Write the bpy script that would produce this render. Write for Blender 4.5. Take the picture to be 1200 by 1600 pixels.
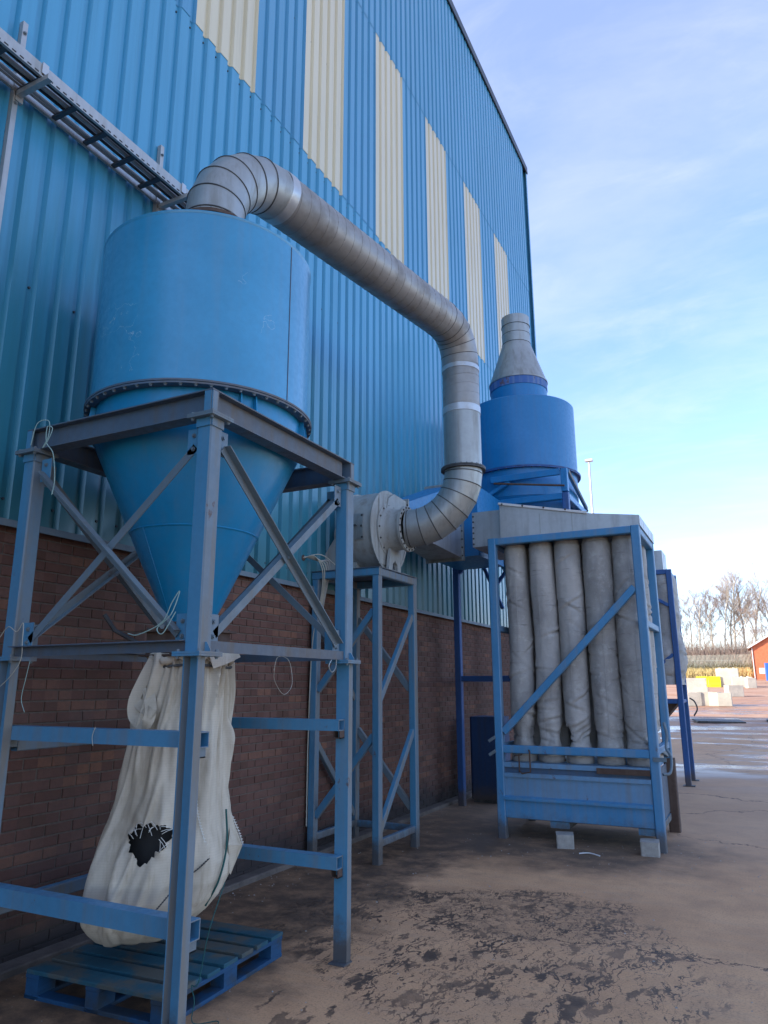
import bpy, math, random
from math import sin, cos, pi, radians, sqrt, atan2
from mathutils import Vector, Matrix, noise
random.seed(7)
for o in list(bpy.data.objects): bpy.data.objects.remove(o)
S = bpy.context.scene
COL = S.collection

# ------------------------------------------------------------------ camera
cam = bpy.data.cameras.new('camera'); cob = bpy.data.objects.new('camera', cam); COL.objects.link(cob)
F = 1130.58; PI_, YA, RO = radians(13.485), radians(26.744), radians(-.146)
cam.sensor_fit = 'VERTICAL'; cam.sensor_height = 24; cam.lens = 24*F/1600
cam.clip_start = .05; cam.clip_end = 3000
fwd = Vector((-sin(YA)*cos(PI_), cos(YA)*cos(PI_), sin(PI_)))
rt = Vector((cos(YA), sin(YA), 0)); up = rt.cross(fwd)
r2 = rt*cos(RO)+up*sin(RO); u2 = up*cos(RO)-rt*sin(RO)
mw = Matrix((r2, u2, -fwd)).transposed().to_4x4(); mw.translation = Vector((0, 0, 1.75))
cob.matrix_world = mw; S.camera = cob

# ------------------------------------------------------------------ sky, sun, exposure
SUN_EL = radians(25); SH = Vector((.84, .54)).normalized()      # heading of the shadows on the ground
world = bpy.data.worlds.new('World'); S.world = world; world.use_nodes = True
nt = world.node_tree; nt.nodes.clear(); N = nt.nodes.new; L = nt.links.new
out = N('ShaderNodeOutputWorld'); bg = N('ShaderNodeBackground'); bg.inputs[1].default_value = .15
sky = N('ShaderNodeTexSky'); sky.sky_type = 'NISHITA'; sky.sun_disc = False
sky.sun_elevation = SUN_EL; sky.sun_rotation = atan2(-SH.x, -SH.y)
sky.air_density = 1.0; sky.dust_density = .15; sky.ozone_density = 1.4; sky.altitude = 50
tc = N('ShaderNodeTexCoord'); sep = N('ShaderNodeSeparateXYZ'); L(tc.outputs['Generated'], sep.inputs[0])
def wmath(op, a, b=None, c=None, clamp=False):
    m = N('ShaderNodeMath'); m.operation = op; m.use_clamp = clamp
    for i, v in enumerate((a, b, c)):
        if v is None: continue
        if isinstance(v, (int, float)): m.inputs[i].default_value = v
        else: L(v, m.inputs[i])
    return m.outputs[0]
den = wmath('ADD', wmath('MAXIMUM', sep.outputs[2], 0), .16)
cx_, cy_ = wmath('DIVIDE', sep.outputs[0], den), wmath('DIVIDE', sep.outputs[1], den)
cv = N('ShaderNodeCombineXYZ'); L(cx_, cv.inputs[0]); L(cy_, cv.inputs[1])
mp = N('ShaderNodeMapping'); mp.inputs['Scale'].default_value = (1.1, 2.3, 1); mp.inputs['Rotation'].default_value = (0, 0, .5); mp.inputs['Location'].default_value = (3.3, 1.2, 0)
L(cv.outputs[0], mp.inputs[0])
def wnoise(scale, det, rough, dist=0):
    n = N('ShaderNodeTexNoise'); n.inputs['Scale'].default_value = scale; n.inputs['Detail'].default_value = det
    n.inputs['Roughness'].default_value = rough; n.inputs['Distortion'].default_value = dist; L(mp.outputs[0], n.inputs[0]); return n.outputs[0]
def wramp(v, a, b):
    m = N('ShaderNodeMapRange'); m.interpolation_type = 'SMOOTHSTEP'; L(v, m.inputs[0]); m.inputs[1].default_value = a; m.inputs[2].default_value = b; return m.outputs[0]
c1 = wramp(wnoise(.9, 7, .6, .5), .42, .72); c2 = wramp(wnoise(2.6, 8, .62, .8), .45, .8)
low = N('ShaderNodeMapRange'); L(sep.outputs[2], low.inputs[0]); low.inputs[1].default_value = .24; low.inputs[2].default_value = .10; low.interpolation_type = 'SMOOTHSTEP'
lowf = wmath('MULTIPLY', low.outputs[0], wramp(wnoise(1.5, 6, .55, .2), .42, .62))
amt = wmath('ADD', wmath('MULTIPLY', c1, .2), wmath('MULTIPLY', c2, .14))
amt = wmath('ADD', wmath('ADD', amt, wmath('MULTIPLY', lowf, .42)), wmath('ADD', .04, wmath('MULTIPLY', wramp(sep.outputs[2], .35, .8), .14)), clamp=True)
mixc = N('ShaderNodeMix'); mixc.data_type = 'RGBA'; L(amt, mixc.inputs[0]); tint = N('ShaderNodeMix'); tint.data_type = 'RGBA'; tint.blend_type = 'MULTIPLY'; tint.inputs[0].default_value = 1; tint.inputs[7].default_value = (.64, .69, .86, 1)
L(sky.outputs[0], tint.inputs[6]); L(tint.outputs[2], mixc.inputs[6]); mixc.inputs[7].default_value = (2.35, 2.35, 2.7, 1)
L(mixc.outputs[2], bg.inputs[0]); L(bg.outputs[0], out.inputs[0])
sl = bpy.data.lights.new('sun', 'SUN'); sl.energy = 2.7; sl.angle = radians(.5); sl.color = (1, .9, .76)
so = bpy.data.objects.new('sun', sl); COL.objects.link(so)
sd = Vector((-SH.x*cos(SUN_EL), -SH.y*cos(SUN_EL), sin(SUN_EL)))
so.rotation_euler = sd.to_track_quat('Z', 'Y').to_euler()
S.view_settings.view_transform = 'Standard'; S.view_settings.look = 'None'
S.view_settings.exposure = 1.85; S.view_settings.gamma = 1; S.view_settings.use_curve_mapping = False
S.render.engine = 'CYCLES'

# ------------------------------------------------------------------ materials
class NB:
    def __init__(s, name):
        s.m = bpy.data.materials.new(name); s.m.use_nodes = True; s.t = s.m.node_tree
        s.b = s.t.nodes['Principled BSDF']; s.g = s.n('ShaderNodeNewGeometry')
    def n(s, t): return s.t.nodes.new(t)
    def l(s, a, b): s.t.links.new(a, b)
    def put(s, inp, v):
        if isinstance(v, (int, float)): inp.default_value = v
        elif isinstance(v, (tuple, list)): inp.default_value = tuple(v) + ((1,) if len(v) == 3 and len(inp.default_value) == 4 else ())
        else: s.l(v, inp)
    def math(s, op, a, b=None, c=None, clamp=False):
        m = s.n('ShaderNodeMath'); m.operation = op; m.use_clamp = clamp
        for i, v in enumerate((a, b, c)):
            if v is not None: s.put(m.inputs[i], v)
        return m.outputs[0]
    def pos(s, scale=(1, 1, 1), loc=(0, 0, 0), rot=(0, 0, 0), src=None):
        m = s.n('ShaderNodeMapping'); m.inputs['Scale'].default_value = scale; m.inputs['Location'].default_value = loc; m.inputs['Rotation'].default_value = rot
        s.l(src or s.g.outputs['Position'], m.inputs[0]); return m.outputs[0]
    def noise(s, scale, det=4, rough=.55, vec=None, dist=0, col=False):
        n = s.n('ShaderNodeTexNoise'); n.inputs['Scale'].default_value = scale; n.inputs['Detail'].default_value = det
        n.inputs['Roughness'].default_value = rough; n.inputs['Distortion'].default_value = dist
        s.l(vec or s.g.outputs['Position'], n.inputs['Vector']); return n.outputs[1 if col else 0]
    def ramp(s, v, a, b, lo=0., hi=1.):
        m = s.n('ShaderNodeMapRange'); m.interpolation_type = 'SMOOTHSTEP'; s.put(m.inputs[0], v)
        m.inputs[1].default_value = a; m.inputs[2].default_value = b; m.inputs[3].default_value = lo; m.inputs[4].default_value = hi; return m.outputs[0]
    def mix(s, f, a, b, mode='MIX'):
        m = s.n('ShaderNodeMix'); m.data_type = 'RGBA'; m.blend_type = mode; s.put(m.inputs[0], f); s.put(m.inputs[6], a); s.put(m.inputs[7], b); return m.outputs[2]
    def sep(s, v):
        m = s.n('ShaderNodeSeparateXYZ'); s.l(v, m.inputs[0]); return m.outputs
    def comb(s, x, y, z):
        m = s.n('ShaderNodeCombineXYZ'); s.put(m.inputs[0], x); s.put(m.inputs[1], y); s.put(m.inputs[2], z); return m.outputs[0]
    def bump(s, h, st, dist=.01):
        m = s.n('ShaderNodeBump'); m.inputs['Strength'].default_value = st; m.inputs['Distance'].default_value = dist; s.l(h, m.inputs['Height']); s.l(m.outputs[0], s.b.inputs['Normal'])
    def done(s, col, rough, metal=0, coat=0, spec=None):
        s.put(s.b.inputs['Base Color'], col); s.put(s.b.inputs['Roughness'], rough); s.put(s.b.inputs['Metallic'], metal)
        if coat: s.b.inputs['Coat Weight'].default_value = coat; s.b.inputs['Coat Roughness'].default_value = .2
        if spec is not None: s.b.inputs['Specular IOR Level'].default_value = spec
        return s.m

def paint(name, col, rough=.42, fade=.25, rust=.5, dust=(.24, .23, .2), dustamt=.25, side=0., mud=True, coat=0, rustcol=(.11, .045, .02), chip=.66, scr=.0):
    k = NB(name)
    big = k.noise(1.3, 5, .6); fine = k.noise(22, 4, .6); st = k.noise(1, 5, .6, k.pos((14, 14, .9)))
    lighter = tuple(min(1, c*1.35+.03) for c in col)
    c = k.mix(k.math('MULTIPLY', k.ramp(big, .35, .7), fade), col, lighter)
    c = k.mix(k.math('MULTIPLY', k.ramp(fine, .3, .75), .25), c, tuple(x*.8 for x in col))
    d = k.math('MULTIPLY', k.ramp(st, .4, .75), dustamt)
    if side:
        nx = k.sep(k.g.outputs['True Normal'])[0]
        d = k.math('ADD', d, k.math('MULTIPLY', k.ramp(nx, .35, .8), k.math('MULTIPLY', k.ramp(big, .2, .65, .45, 1), side)), clamp=True)  # faces turned away from the wall take more of this tint
    c = k.mix(d, c, dust)
    r = k.ramp(k.noise(5, 8, .72, k.pos((1, 1, .7), (3, 1, 7))), chip, chip+.05)
    r = k.math('MULTIPLY', r, rust)
    c = k.mix(r, c, rustcol)
    if scr:
        wv = k.noise(9, 3, .5, k.pos((1, 1, 1), (5, 5, 5)), col=True)
        v = k.n('ShaderNodeTexVoronoi'); v.feature = 'DISTANCE_TO_EDGE'; v.inputs['Scale'].default_value = 2.1
        mm = k.n('ShaderNodeVectorMath'); mm.operation = 'ADD'; k.l(k.g.outputs['Position'], mm.inputs[0])
        m2 = k.n('ShaderNodeVectorMath'); m2.operation = 'SCALE'; k.l(wv, m2.inputs[0]); m2.inputs['Scale'].default_value = .35; k.l(m2.outputs[0], mm.inputs[1]); k.l(mm.outputs[0], v.inputs[0])
        sc = k.math('MULTIPLY', k.math('LESS_THAN', v.outputs[0], .0035), k.math('GREATER_THAN', k.noise(1.9, 3, .6, k.pos((1, 1, 1), (1, 8, 2))), .57))
        c = k.mix(k.math('MULTIPLY', sc, scr), c, (.5, .6, .62))
    if mud:
        z = k.sep(k.g.outputs['Position'])[2]
        mz = k.ramp(k.math('ADD', z, k.math('MULTIPLY', k.noise(9, 5, .7), .4)), .28, .52, 1, 0)
        c = k.mix(k.math('MULTIPLY', mz, .85), c, (.09, .07, .055))
    k.bump(k.noise(60, 3, .6), .12, .003)
    ro = k.math('ADD', k.math('MULTIPLY', k.ramp(fine, .3, .7), .16), k.math('ADD', k.math('MULTIPLY', d, .35), rough-.05), clamp=True)
    return k.done(c, ro, 0, coat)

def galv(name, col=(.36, .37, .35), rough=.42, metal=.55, stain=.35, stainc=(.15, .13, .10), streak=(9, 9, .8), spangle=True):
    k = NB(name)
    a = k.noise(1.7, 5, .6); st = k.noise(1, 5, .62, k.pos(streak)); b = k.noise(14, 4, .6)
    c = k.mix(k.math('MULTIPLY', k.ramp(b, .3, .7), .35), col, tuple(x*.72 for x in col))
    c = k.mix(k.math('MULTIPLY', k.ramp(a, .4, .7), .3), c, tuple(min(1, x*1.25) for x in col))
    c = k.mix(k.math('MULTIPLY', k.ramp(st, .45, .72), stain), c, stainc)
    k.bump(k.noise(35, 4, .6), .15, .003)
    ro = k.math('ADD', k.math('MULTIPLY', k.ramp(st, .4, .8), .25), rough, clamp=True)
    return k.done(c, ro, metal)

def cladding(name, col, dark):
    k = NB(name)
    p = k.sep(k.g.outputs['Position'])
    streak = k.noise(1, 6, .65, k.pos((1, 13, .35)))
    big = k.noise(.5, 3, .5)
    c = k.mix(k.math('MULTIPLY', k.ramp(streak, .42, .78), .32), col, dark)
    c = k.mix(k.math('MULTIPLY', k.ramp(big, .35, .7), .18), c, tuple(min(1, x*1.2+.02) for x in col))
    # grime washed down to the drip edge of the wall
    g = k.math('MULTIPLY', k.ramp(k.math('ADD', p[2], k.math('MULTIPLY', streak, .5)), 3.1, 3.6, 1, 0), .45)
    c = k.mix(g, c, (.07, .085, .075))
    # dark green tint painted in for the dimmer light on the lower sheets
    foot_shade = k.ramp(k.math('ADD', p[2], k.math('MULTIPLY', k.math('SUBTRACT', k.noise(1, 6, .65, k.pos((1, 6, .5), (0, 3, 0))), .5), 3.5)), 3.2, 6.2, 1, 0)
    c = k.mix(k.math('MULTIPLY', foot_shade, .62), c, (.022, .135, .13))
    return k.done(c, k.math('ADD', k.math('MULTIPLY', k.ramp(streak, .3, .8), .2), .3), 0, .25)

M = {}
M['frame'] = paint('weathered_blue_steel_paint', (.06, .22, .36), .4, .4, .7, side=.8, dustamt=.4, chip=.63, dust=(.19, .175, .15))
M['frame_dark'] = paint('dark_grimy_blue_steel', (.05, .1, .17), .5, .3, .5, side=.4, dust=(.13, .12, .105), dustamt=.45)
M['beam'] = paint('dull_blue_grey_beam_paint', (.075, .115, .16), .45, .3, .5, side=.6, dust=(.14, .115, .09), dustamt=.45)  # darkened so the paint carries the shade of the beam undersides
M['brace'] = paint('galvanised_grey_blue_angle', (.12, .175, .21), .45, .3, .5, side=.45, dust=(.17, .15, .12), dustamt=.4)
M['drum'] = paint('faded_blue_drum_paint', (.025, .25, .43), .34, .4, .4, dust=(.15, .25, .33), dustamt=.2, mud=False, coat=.5, chip=.69, scr=.5)
M['cone'] = paint('bright_blue_cone_paint', (.0, .215, .41), .34, .15, .22, dust=(.16, .19, .2), dustamt=.14, mud=False, coat=.2, chip=.72)
M['deepblue'] = paint('strong_blue_drum_paint', (.0, .17, .40), .4, .3, .6, dust=(.1, .16, .24), dustamt=.2, mud=False, coat=.15, chip=.67)
M['deepblue_leg'] = paint('deep_blue_leg_paint', (.018, .09, .27), .45, .3, .5, dust=(.07, .07, .07), dustamt=.4)
M['unit'] = paint('filter_frame_blue_paint', (.05, .22, .41), .4, .4, .6, side=.3, dustamt=.35, chip=.64)
M['unit_panel'] = paint('filter_box_panel_paint', (.12, .26, .41), .45, .45, .75, side=0, dust=(.2, .2, .18), dustamt=.5, chip=.62)
M['cabinet'] = paint('dark_blue_cabinet_paint', (.012, .05, .14), .5, .2, .4, dust=(.05, .05, .05), dustamt=.5)
M['rust'] = paint('rusty_steel', (.075, .042, .028), .75, .3, .5, dust=(.2, .15, .11), mud=False)
M['darkmetal'] = paint('dark_oily_steel', (.05, .05, .048), .5, .3, .3, mud=False)
M['galv'] = galv('galvanised_duct_steel')
M['galv_run'] = galv('brown_stained_duct_steel', (.31, .295, .27), .42, .4, .45, (.13, .105, .085), (3, 3, 3))
M['galv_light'] = galv('bright_galvanised_sheet', (.45, .47, .47), .4, .4, .35, (.2, .19, .17))
M['tape'] = galv('silver_sealing_tape', (.5, .51, .5), .3, .5, .3, (.4, .38, .34), (12, 12, 12))
M['tray'] = galv('galvanised_tray_steel', (.42, .42, .4), .42, .5, .3)
M['fan'] = paint('pale_grey_fan_paint', (.36, .37, .345), .42, .3, .35, dust=(.2, .17, .13), dustamt=.55, mud=False, rustcol=(.2, .12, .07), chip=.64)
M['bluecl'] = cladding('blue_coated_sheet', (.055, .27, .44), (.03, .16, .25))
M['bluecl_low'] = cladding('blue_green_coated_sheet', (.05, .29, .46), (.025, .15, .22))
M['beigecl'] = cladding('cream_coated_sheet', (.62, .56, .38), (.36, .31, .2))
M['flash'] = paint('grey_flashing', (.12, .16, .18), .5, .3, .2, mud=False)
M['hazmetal'] = galv('dark_trim', (.06, .08, .1), .5, .3)
def brickmat(name, mortar=False):
    k = NB(name); p = k.sep(k.g.outputs['Position'])
    row = k.math('FLOOR', k.math('DIVIDE', p[2], .075))
    cell = k.math('FLOOR', k.math('ADD', k.math('DIVIDE', p[1], .225), k.math('MULTIPLY', k.math('MODULO', row, 2), .5)))
    w = k.n('ShaderNodeTexWhiteNoise'); w.noise_dimensions = '2D'; k.l(k.comb(row, cell, 0), w.inputs['Vector'])
    n = k.noise(30, 5, .65); n2 = k.noise(1, 4, .6, k.pos((1, 25, 90)))
    if mortar: c = k.mix(k.ramp(n, .3, .7), (.17, .13, .10), (.11, .083, .065))
    else:
        r = k.n('ShaderNodeValToRGB'); e = r.color_ramp.elements; e[0].color = (.11, .05, .031, 1); e[1].color = (.23, .098, .054, 1)
        e.new(.35).color = (.135, .056, .037, 1); e.new(.8).color = (.155, .074, .052, 1); k.l(w.outputs[0], r.inputs[0])
        c = k.mix(k.math('MULTIPLY', k.ramp(n, .35, .75), .4), r.outputs[0], (.07, .04, .032))
    # damp black band along the foot of the wall
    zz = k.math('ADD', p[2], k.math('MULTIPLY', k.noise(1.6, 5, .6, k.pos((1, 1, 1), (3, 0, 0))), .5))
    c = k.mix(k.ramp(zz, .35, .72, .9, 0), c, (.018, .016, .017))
    c = k.mix(k.math('MULTIPLY', k.ramp(k.noise(.8, 4, .6), .45, .75), .35), c, (.055, .04, .036))
    k.bump(k.math('ADD', n2, n), .5, .004)
    return k.done(c, .85)
M['brick'] = brickmat('brown_rustic_brick'); M['mortar'] = brickmat('mortar', True)
def concrete(name, c1, c2, sc=6):
    k = NB(name); a = k.noise(sc, 6, .65); b = k.noise(sc*9, 4, .7)
    c = k.mix(k.ramp(a, .3, .7), c1, c2); c = k.mix(k.math('MULTIPLY', k.ramp(b, .55, .7), .4), c, tuple(x*.5 for x in c1))
    k.bump(b, .5, .006); return k.done(c, .85)
M['conc'] = concrete('rough_concrete', (.42, .39, .34), (.3, .28, .25), 9)
M['conc_far'] = concrete('pale_concrete_block', (.6, .55, .45), (.45, .42, .35), 2)
M['conc_dark'] = concrete('damp_concrete', (.15, .12, .1), (.08, .065, .055), 5)
def wood(name, col, worn):
    k = NB(name); g = k.noise(1, 6, .6, k.pos((40, 3, 40))); b = k.noise(4, 5, .6)
    c = k.mix(k.math('MULTIPLY', k.ramp(g, .4, .7), .4), col, tuple(x*.5 for x in col))
    c = k.mix(k.math('MULTIPLY', k.ramp(b, .44, .6), .8), c, worn)
    k.bump(g, .4, .004); return k.done(c, .7)
M['pallet'] = wood('worn_blue_pallet_wood', (.012, .085, .12), (.10, .09, .065))
M['palletb'] = wood('blue_pallet_side_wood', (.008, .065, .15), (.03, .04, .045))
def cloth(name, col, stain, sc=160, rough=.8, stainamt=.6, wv=True, dark=None):
    k = NB(name); a = k.noise(2.2, 6, .62, k.pos((1, 1, .6))); b = k.noise(9, 5, .6)
    c = k.mix(k.math('MULTIPLY', k.ramp(a, .42, .72), stainamt), col, stain)
    c = k.mix(k.math('MULTIPLY', k.ramp(b, .5, .75), .2), c, stain)
    if wv:
        sv = k.noise(1, 6, .68, k.pos((22, 22, 1.3)))
        c = k.mix(k.math('MULTIPLY', k.ramp(sv, .5, .72), .45), c, stain)
        z = k.sep(k.g.outputs['Position'])[2]
        s1 = k.math('SINE', k.math('MULTIPLY', z, 420)); uv = k.n('ShaderNodeUVMap')
        s2 = k.math('SINE', k.math('MULTIPLY', k.sep(k.g.outputs['Position'])[0], 420))
        c = k.mix(k.math('MULTIPLY', k.ramp(s1, 0, 1), .12), c, tuple(x*.6 for x in col))
    k.bump(k.noise(28, 5, .65), .35, .004)
    return k.done(c, rough, spec=.3)
M['sack'] = cloth('woven_white_sack', (.60, .52, .40), (.27, .205, .13), stainamt=.62)
M['sackshade'] = cloth('sack_inner_shade', (.03, .028, .026), (.01, .01, .01), wv=False)  # near-black base colour plays the shade seen through the tear
M['thread'] = cloth('white_thread', (.7, .68, .6), (.5, .45, .4), wv=False)
def filt(name, c0):
    k = NB(name); a = k.noise(1.8, 6, .65, k.pos((1, 1, .8))); b = k.noise(11, 6, .7); s = k.noise(1, 5, .65, k.pos((3, 3, 22)))
    c = k.mix(k.math('MULTIPLY', k.ramp(a, .38, .7), .6), c0, (.19, .178, .165))
    c = k.mix(k.math('MULTIPLY', k.ramp(b, .5, .72), .35), c, (.62, .6, .55))
    c = k.mix(k.math('MULTIPLY', k.ramp(s, .58, .72), .45), c, (.07, .065, .062))
    k.bump(k.math('ADD', b, k.math('MULTIPLY', s, 1.2)), .45, .008)
    return k.done(c, .6, spec=.45)
M['filter'] = filt('grey_filter_cloth', (.44, .41, .37)); M['filter2'] = filt('brown_grey_filter_cloth', (.38, .355, .32))
M['seamthread'] = cloth('pale_seam_thread', (.42, .4, .37), (.25, .23, .2), wv=False)
M['twine'] = cloth('pale_green_twine', (.32, .45, .4), (.2, .3, .27), wv=False)
M['wire'] = cloth('cream_cable', (.5, .47, .38), (.3, .27, .2), wv=False, rough=.5)
M['cable'] = paint('black_cable', (.02, .02, .022), .45, .1, 0, mud=False, dustamt=.2)
M['orange'] = cloth('orange_strap', (.4, .09, .03), (.2, .05, .02), wv=False)
M['greenstrap'] = cloth('green_strap', (.02, .1, .09), (.02, .05, .05), wv=False)
def plain(name, c, r=.7, v=.25, sc=4):
    k = NB(name); a = k.noise(sc, 5, .6); return k.done(k.mix(k.ramp(a, .3, .7), c, tuple(x*(1-v) for x in c)), r)
M['yellow'] = plain('yellow_plastic', (.75, .68, .01), .5, .15)
M['shedbrick'] = plain('orange_red_brick', (.6, .17, .075), .8, .25, 3)
M['white'] = plain('white_paint', (.7, .7, .68), .5, .12)
M['fence'] = plain('weathered_fence_steel', (.42, .42, .34), .7, .3, 1)
M['bluevan'] = plain('blue_sheet', (.03, .13, .5), .5, .2)
M['roof'] = plain('grey_roof_sheet', (.2, .2, .2), .6)
M['soil'] = plain('dark_leaf_litter_bank', (.045, .03, .02), .95, .5, .8)
M['drygrass'] = plain('dry_straw_grass', (.7, .55, .24), .9, .45, 2)
M['scrub'] = plain('green_brown_scrub', (.16, .14, .055), .9, .5, 1.5)
M['bark'] = plain('pale_birch_bark', (.68, .6, .48), .85, .5, 3)
M['twig'] = plain('red_brown_twigs', (.34, .24, .19), .9, .35, 2)
M['twig2'] = plain('grey_brown_twigs', (.4, .32, .25), .9, .35, 2)
M['plate'] = paint('rusty_dark_plate', (.04, .035, .035), .5, .3, .6, mud=False)

def groundmat():
    k = NB('stained_concrete_yard'); P = k.g.outputs['Position']; p = k.sep(P)
    n1 = k.noise(.35, 6, .62); n2 = k.noise(3.5, 7, .68); n3 = k.noise(70, 4, .65); n4 = k.noise(260, 2, .6)
    c = k.mix(k.ramp(n1, .35, .65), (.45, .27, .155), (.54, .34, .205))
    c = k.mix(k.math('MULTIPLY', k.ramp(n2, .4, .7), .38), c, (.29, .18, .115))
    c = k.mix(k.math('MULTIPLY', k.ramp(n3, .45, .75), .5), c, (.13, .09, .065))
    c = k.mix(k.math('MULTIPLY', k.ramp(n4, .62, .72), .5), c, (.42, .36, .3))
    # long dry sweep marks
    sw = k.noise(1, 5, .6, k.pos((1.2, 9, 1), rot=(0, 0, .35)))
    c = k.mix(k.math('MULTIPLY', k.ramp(sw, .45, .75), .22), c, (.36, .28, .21))
    def blob(cx, cy, rx, ry, soft=.55, rot=0.):
        x = k.math('SUBTRACT', p[0], cx); y = k.math('SUBTRACT', p[1], cy)
        if rot:
            x, y = k.math('ADD', k.math('MULTIPLY', x, cos(rot)), k.math('MULTIPLY', y, sin(rot))), k.math('SUBTRACT', k.math('MULTIPLY', y, cos(rot)), k.math('MULTIPLY', x, sin(rot)))
        x = k.math('DIVIDE', x, rx); y = k.math('DIVIDE', y, ry)
        d = k.math('SQRT', k.math('ADD', k.math('MULTIPLY', x, x), k.math('MULTIPLY', y, y)))
        return k.ramp(k.math('ADD', d, k.math('MULTIPLY', k.math('SUBTRACT', k.noise(1.6, 5, .6), .5), 1.0)), 1-soft, 1+soft*.2, 1, 0)
    # spilt water drying in branching rivulets
    wv = k.noise(2.2, 4, .6, col=True)
    mm = k.n('ShaderNodeVectorMath'); mm.operation = 'MULTIPLY_ADD'; k.l(wv, mm.inputs[0]); mm.inputs[1].default_value = (.55, .55, 0); k.l(P, mm.inputs[2])
    v = k.n('ShaderNodeTexVoronoi'); v.feature = 'DISTANCE_TO_EDGE'; v.inputs['Scale'].default_value = 6.2
    k.l(k.pos((1.25, .55, 0), src=mm.outputs[0]), v.inputs[0])
    v2 = k.n('ShaderNodeTexVoronoi'); v2.feature = 'DISTANCE_TO_EDGE'; v2.inputs['Scale'].default_value = 15
    k.l(k.pos((1, .75, 0), src=mm.outputs[0]), v2.inputs[0])
    wid = k.noise(2.6, 7, .7, k.pos((1, .7, 1), (9, 2, 0)))
    soft = lambda d, w: k.math('MULTIPLY', k.ramp(k.math('SUBTRACT', k.math('ADD', w, k.math('MULTIPLY', k.math('SUBTRACT', n3, .5), .03)), d), -.012, .02), 1)
    def contour(sc, lv, w, sx=1.7, sy=.5, seed=0., det=4):
        q = k.noise(sc, det, .58, k.pos((sx, sy, 1), (seed, 0, 0), rot=(0, 0, -.25), src=m4.outputs[0]))
        return k.math('SUBTRACT', 1, k.ramp(k.math('DIVIDE', k.math('ABSOLUTE', k.math('SUBTRACT', q, lv)), w), .45, 1.0), clamp=True)
    m4 = k.n('ShaderNodeVectorMath'); m4.operation = 'MULTIPLY_ADD'; k.l(k.noise(5, 5, .65, col=True), m4.inputs[0]); m4.inputs[1].default_value = (.16, .16, 0); k.l(P, m4.inputs[2])
    wd = k.ramp(wid, .4, .7, .003, .024)
    net = k.math('MAXIMUM', contour(2.0, .5, wd), k.math('MAXIMUM', contour(3.3, .46, wd, seed=3.), contour(3.3, .56, wd, seed=3.)))
    net2 = k.math('MAXIMUM', contour(7.5, .5, k.ramp(wid, .4, .68, .01, .06), 1.2, .9, 7.), contour(5.5, .44, wd, 1.2, .9, 2.))
    pat = k.ramp(k.noise(5.0, 6, .6, k.pos((1.4, .62, 1), src=m4.outputs[0])), .58, .62)
    tone = k.ramp(k.noise(2.3, 6, .6), .3, .6, .6, 1)
    reg = k.math('MAXIMUM', blob(-1.7, 5.3, 1.45, 1.75, .6), blob(-3.0, 5.5, .75, 1.0, .5)); reg2 = blob(-1.9, 4.3, 1.2, 1.1, .6); reg3 = blob(-1.8, 6.1, 1.05, .75, .5)
    wet = k.math('MULTIPLY', k.math('MAXIMUM', net, k.math('MULTIPLY', pat, .8)), k.ramp(reg, .22, .5))
    wet = k.math('MAXIMUM', wet, k.math('MULTIPLY', net2, k.ramp(reg3, .15, .45)))
    wet = k.math('MAXIMUM', wet, k.math('MULTIPLY', k.ramp(k.noise(3.6, 6, .6, k.pos((1.4, .62, 1), src=m4.outputs[0])), .56, .595), k.ramp(reg2, .2, .5)))
    # rim of dust left round the wet patches
    halo = k.ramp(k.noise(8, 5, .6), .4, .6, .4, 0)
    c = k.mix(k.math('MULTIPLY', reg3, k.math('ADD', halo, .12)), c, (.2, .135, .09))
    c = k.mix(k.math('MULTIPLY', wet, k.math('MULTIPLY', tone, .97)), c, (.058, .04, .03))
    spots = k.math('MULTIPLY', k.ramp(k.noise(19, 6, .75), .62, .68), .55)
    c = k.mix(spots, c, (.12, .085, .06))
    wide = k.ramp(k.noise(.9, 7, .68, k.pos((1, .6, 1), (4, 4, 0))), .5, .68)
    c = k.mix(k.math('MULTIPLY', wide, .22), c, (.17, .115, .08))
    # dirty foot of the wall, under the machines
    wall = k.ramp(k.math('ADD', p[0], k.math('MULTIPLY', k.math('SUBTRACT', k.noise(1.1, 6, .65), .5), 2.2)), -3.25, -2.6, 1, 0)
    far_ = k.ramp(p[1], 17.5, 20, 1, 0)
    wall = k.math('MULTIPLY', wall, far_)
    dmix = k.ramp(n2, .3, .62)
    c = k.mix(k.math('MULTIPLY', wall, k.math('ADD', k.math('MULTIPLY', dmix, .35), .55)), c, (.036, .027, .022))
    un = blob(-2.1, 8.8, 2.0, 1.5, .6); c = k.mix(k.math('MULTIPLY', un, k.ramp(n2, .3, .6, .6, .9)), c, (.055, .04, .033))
    mid = k.math('MULTIPLY', k.ramp(p[1], 7.5, 10.5), k.ramp(p[1], 16, 24, 1, 0))
    c = k.mix(k.math('MULTIPLY', mid, .4), c, (.30, .235, .19))
    # far yard, redder and clay stained
    red = k.ramp(p[1], 24, 34)
    c = k.mix(1, c, (1.27, 1.15, .97), 'MULTIPLY')
    c = k.mix(k.math('MULTIPLY', red, .75), c, k.mix(k.ramp(n1, .4, .6), (.34, .17, .105), (.42, .26, .18)))
    # puddled band
    pw = k.math('ADD', k.noise(1, 5, .62, k.pos((.22, .5, 1), (2, 4, 0))), 0.)
    band = k.math('MULTIPLY', k.ramp(p[1], 13, 19), k.ramp(p[1], 38, 60, 1, 0))
    pud = k.math('MULTIPLY', band, k.ramp(pw, .44, .56))
    c = k.mix(k.math('MULTIPLY', pud, .6), c, (.08, .06, .05))
    # cracks
    vc = k.n('ShaderNodeTexVoronoi'); vc.feature = 'DISTANCE_TO_EDGE'; vc.inputs['Scale'].default_value = .27
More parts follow.
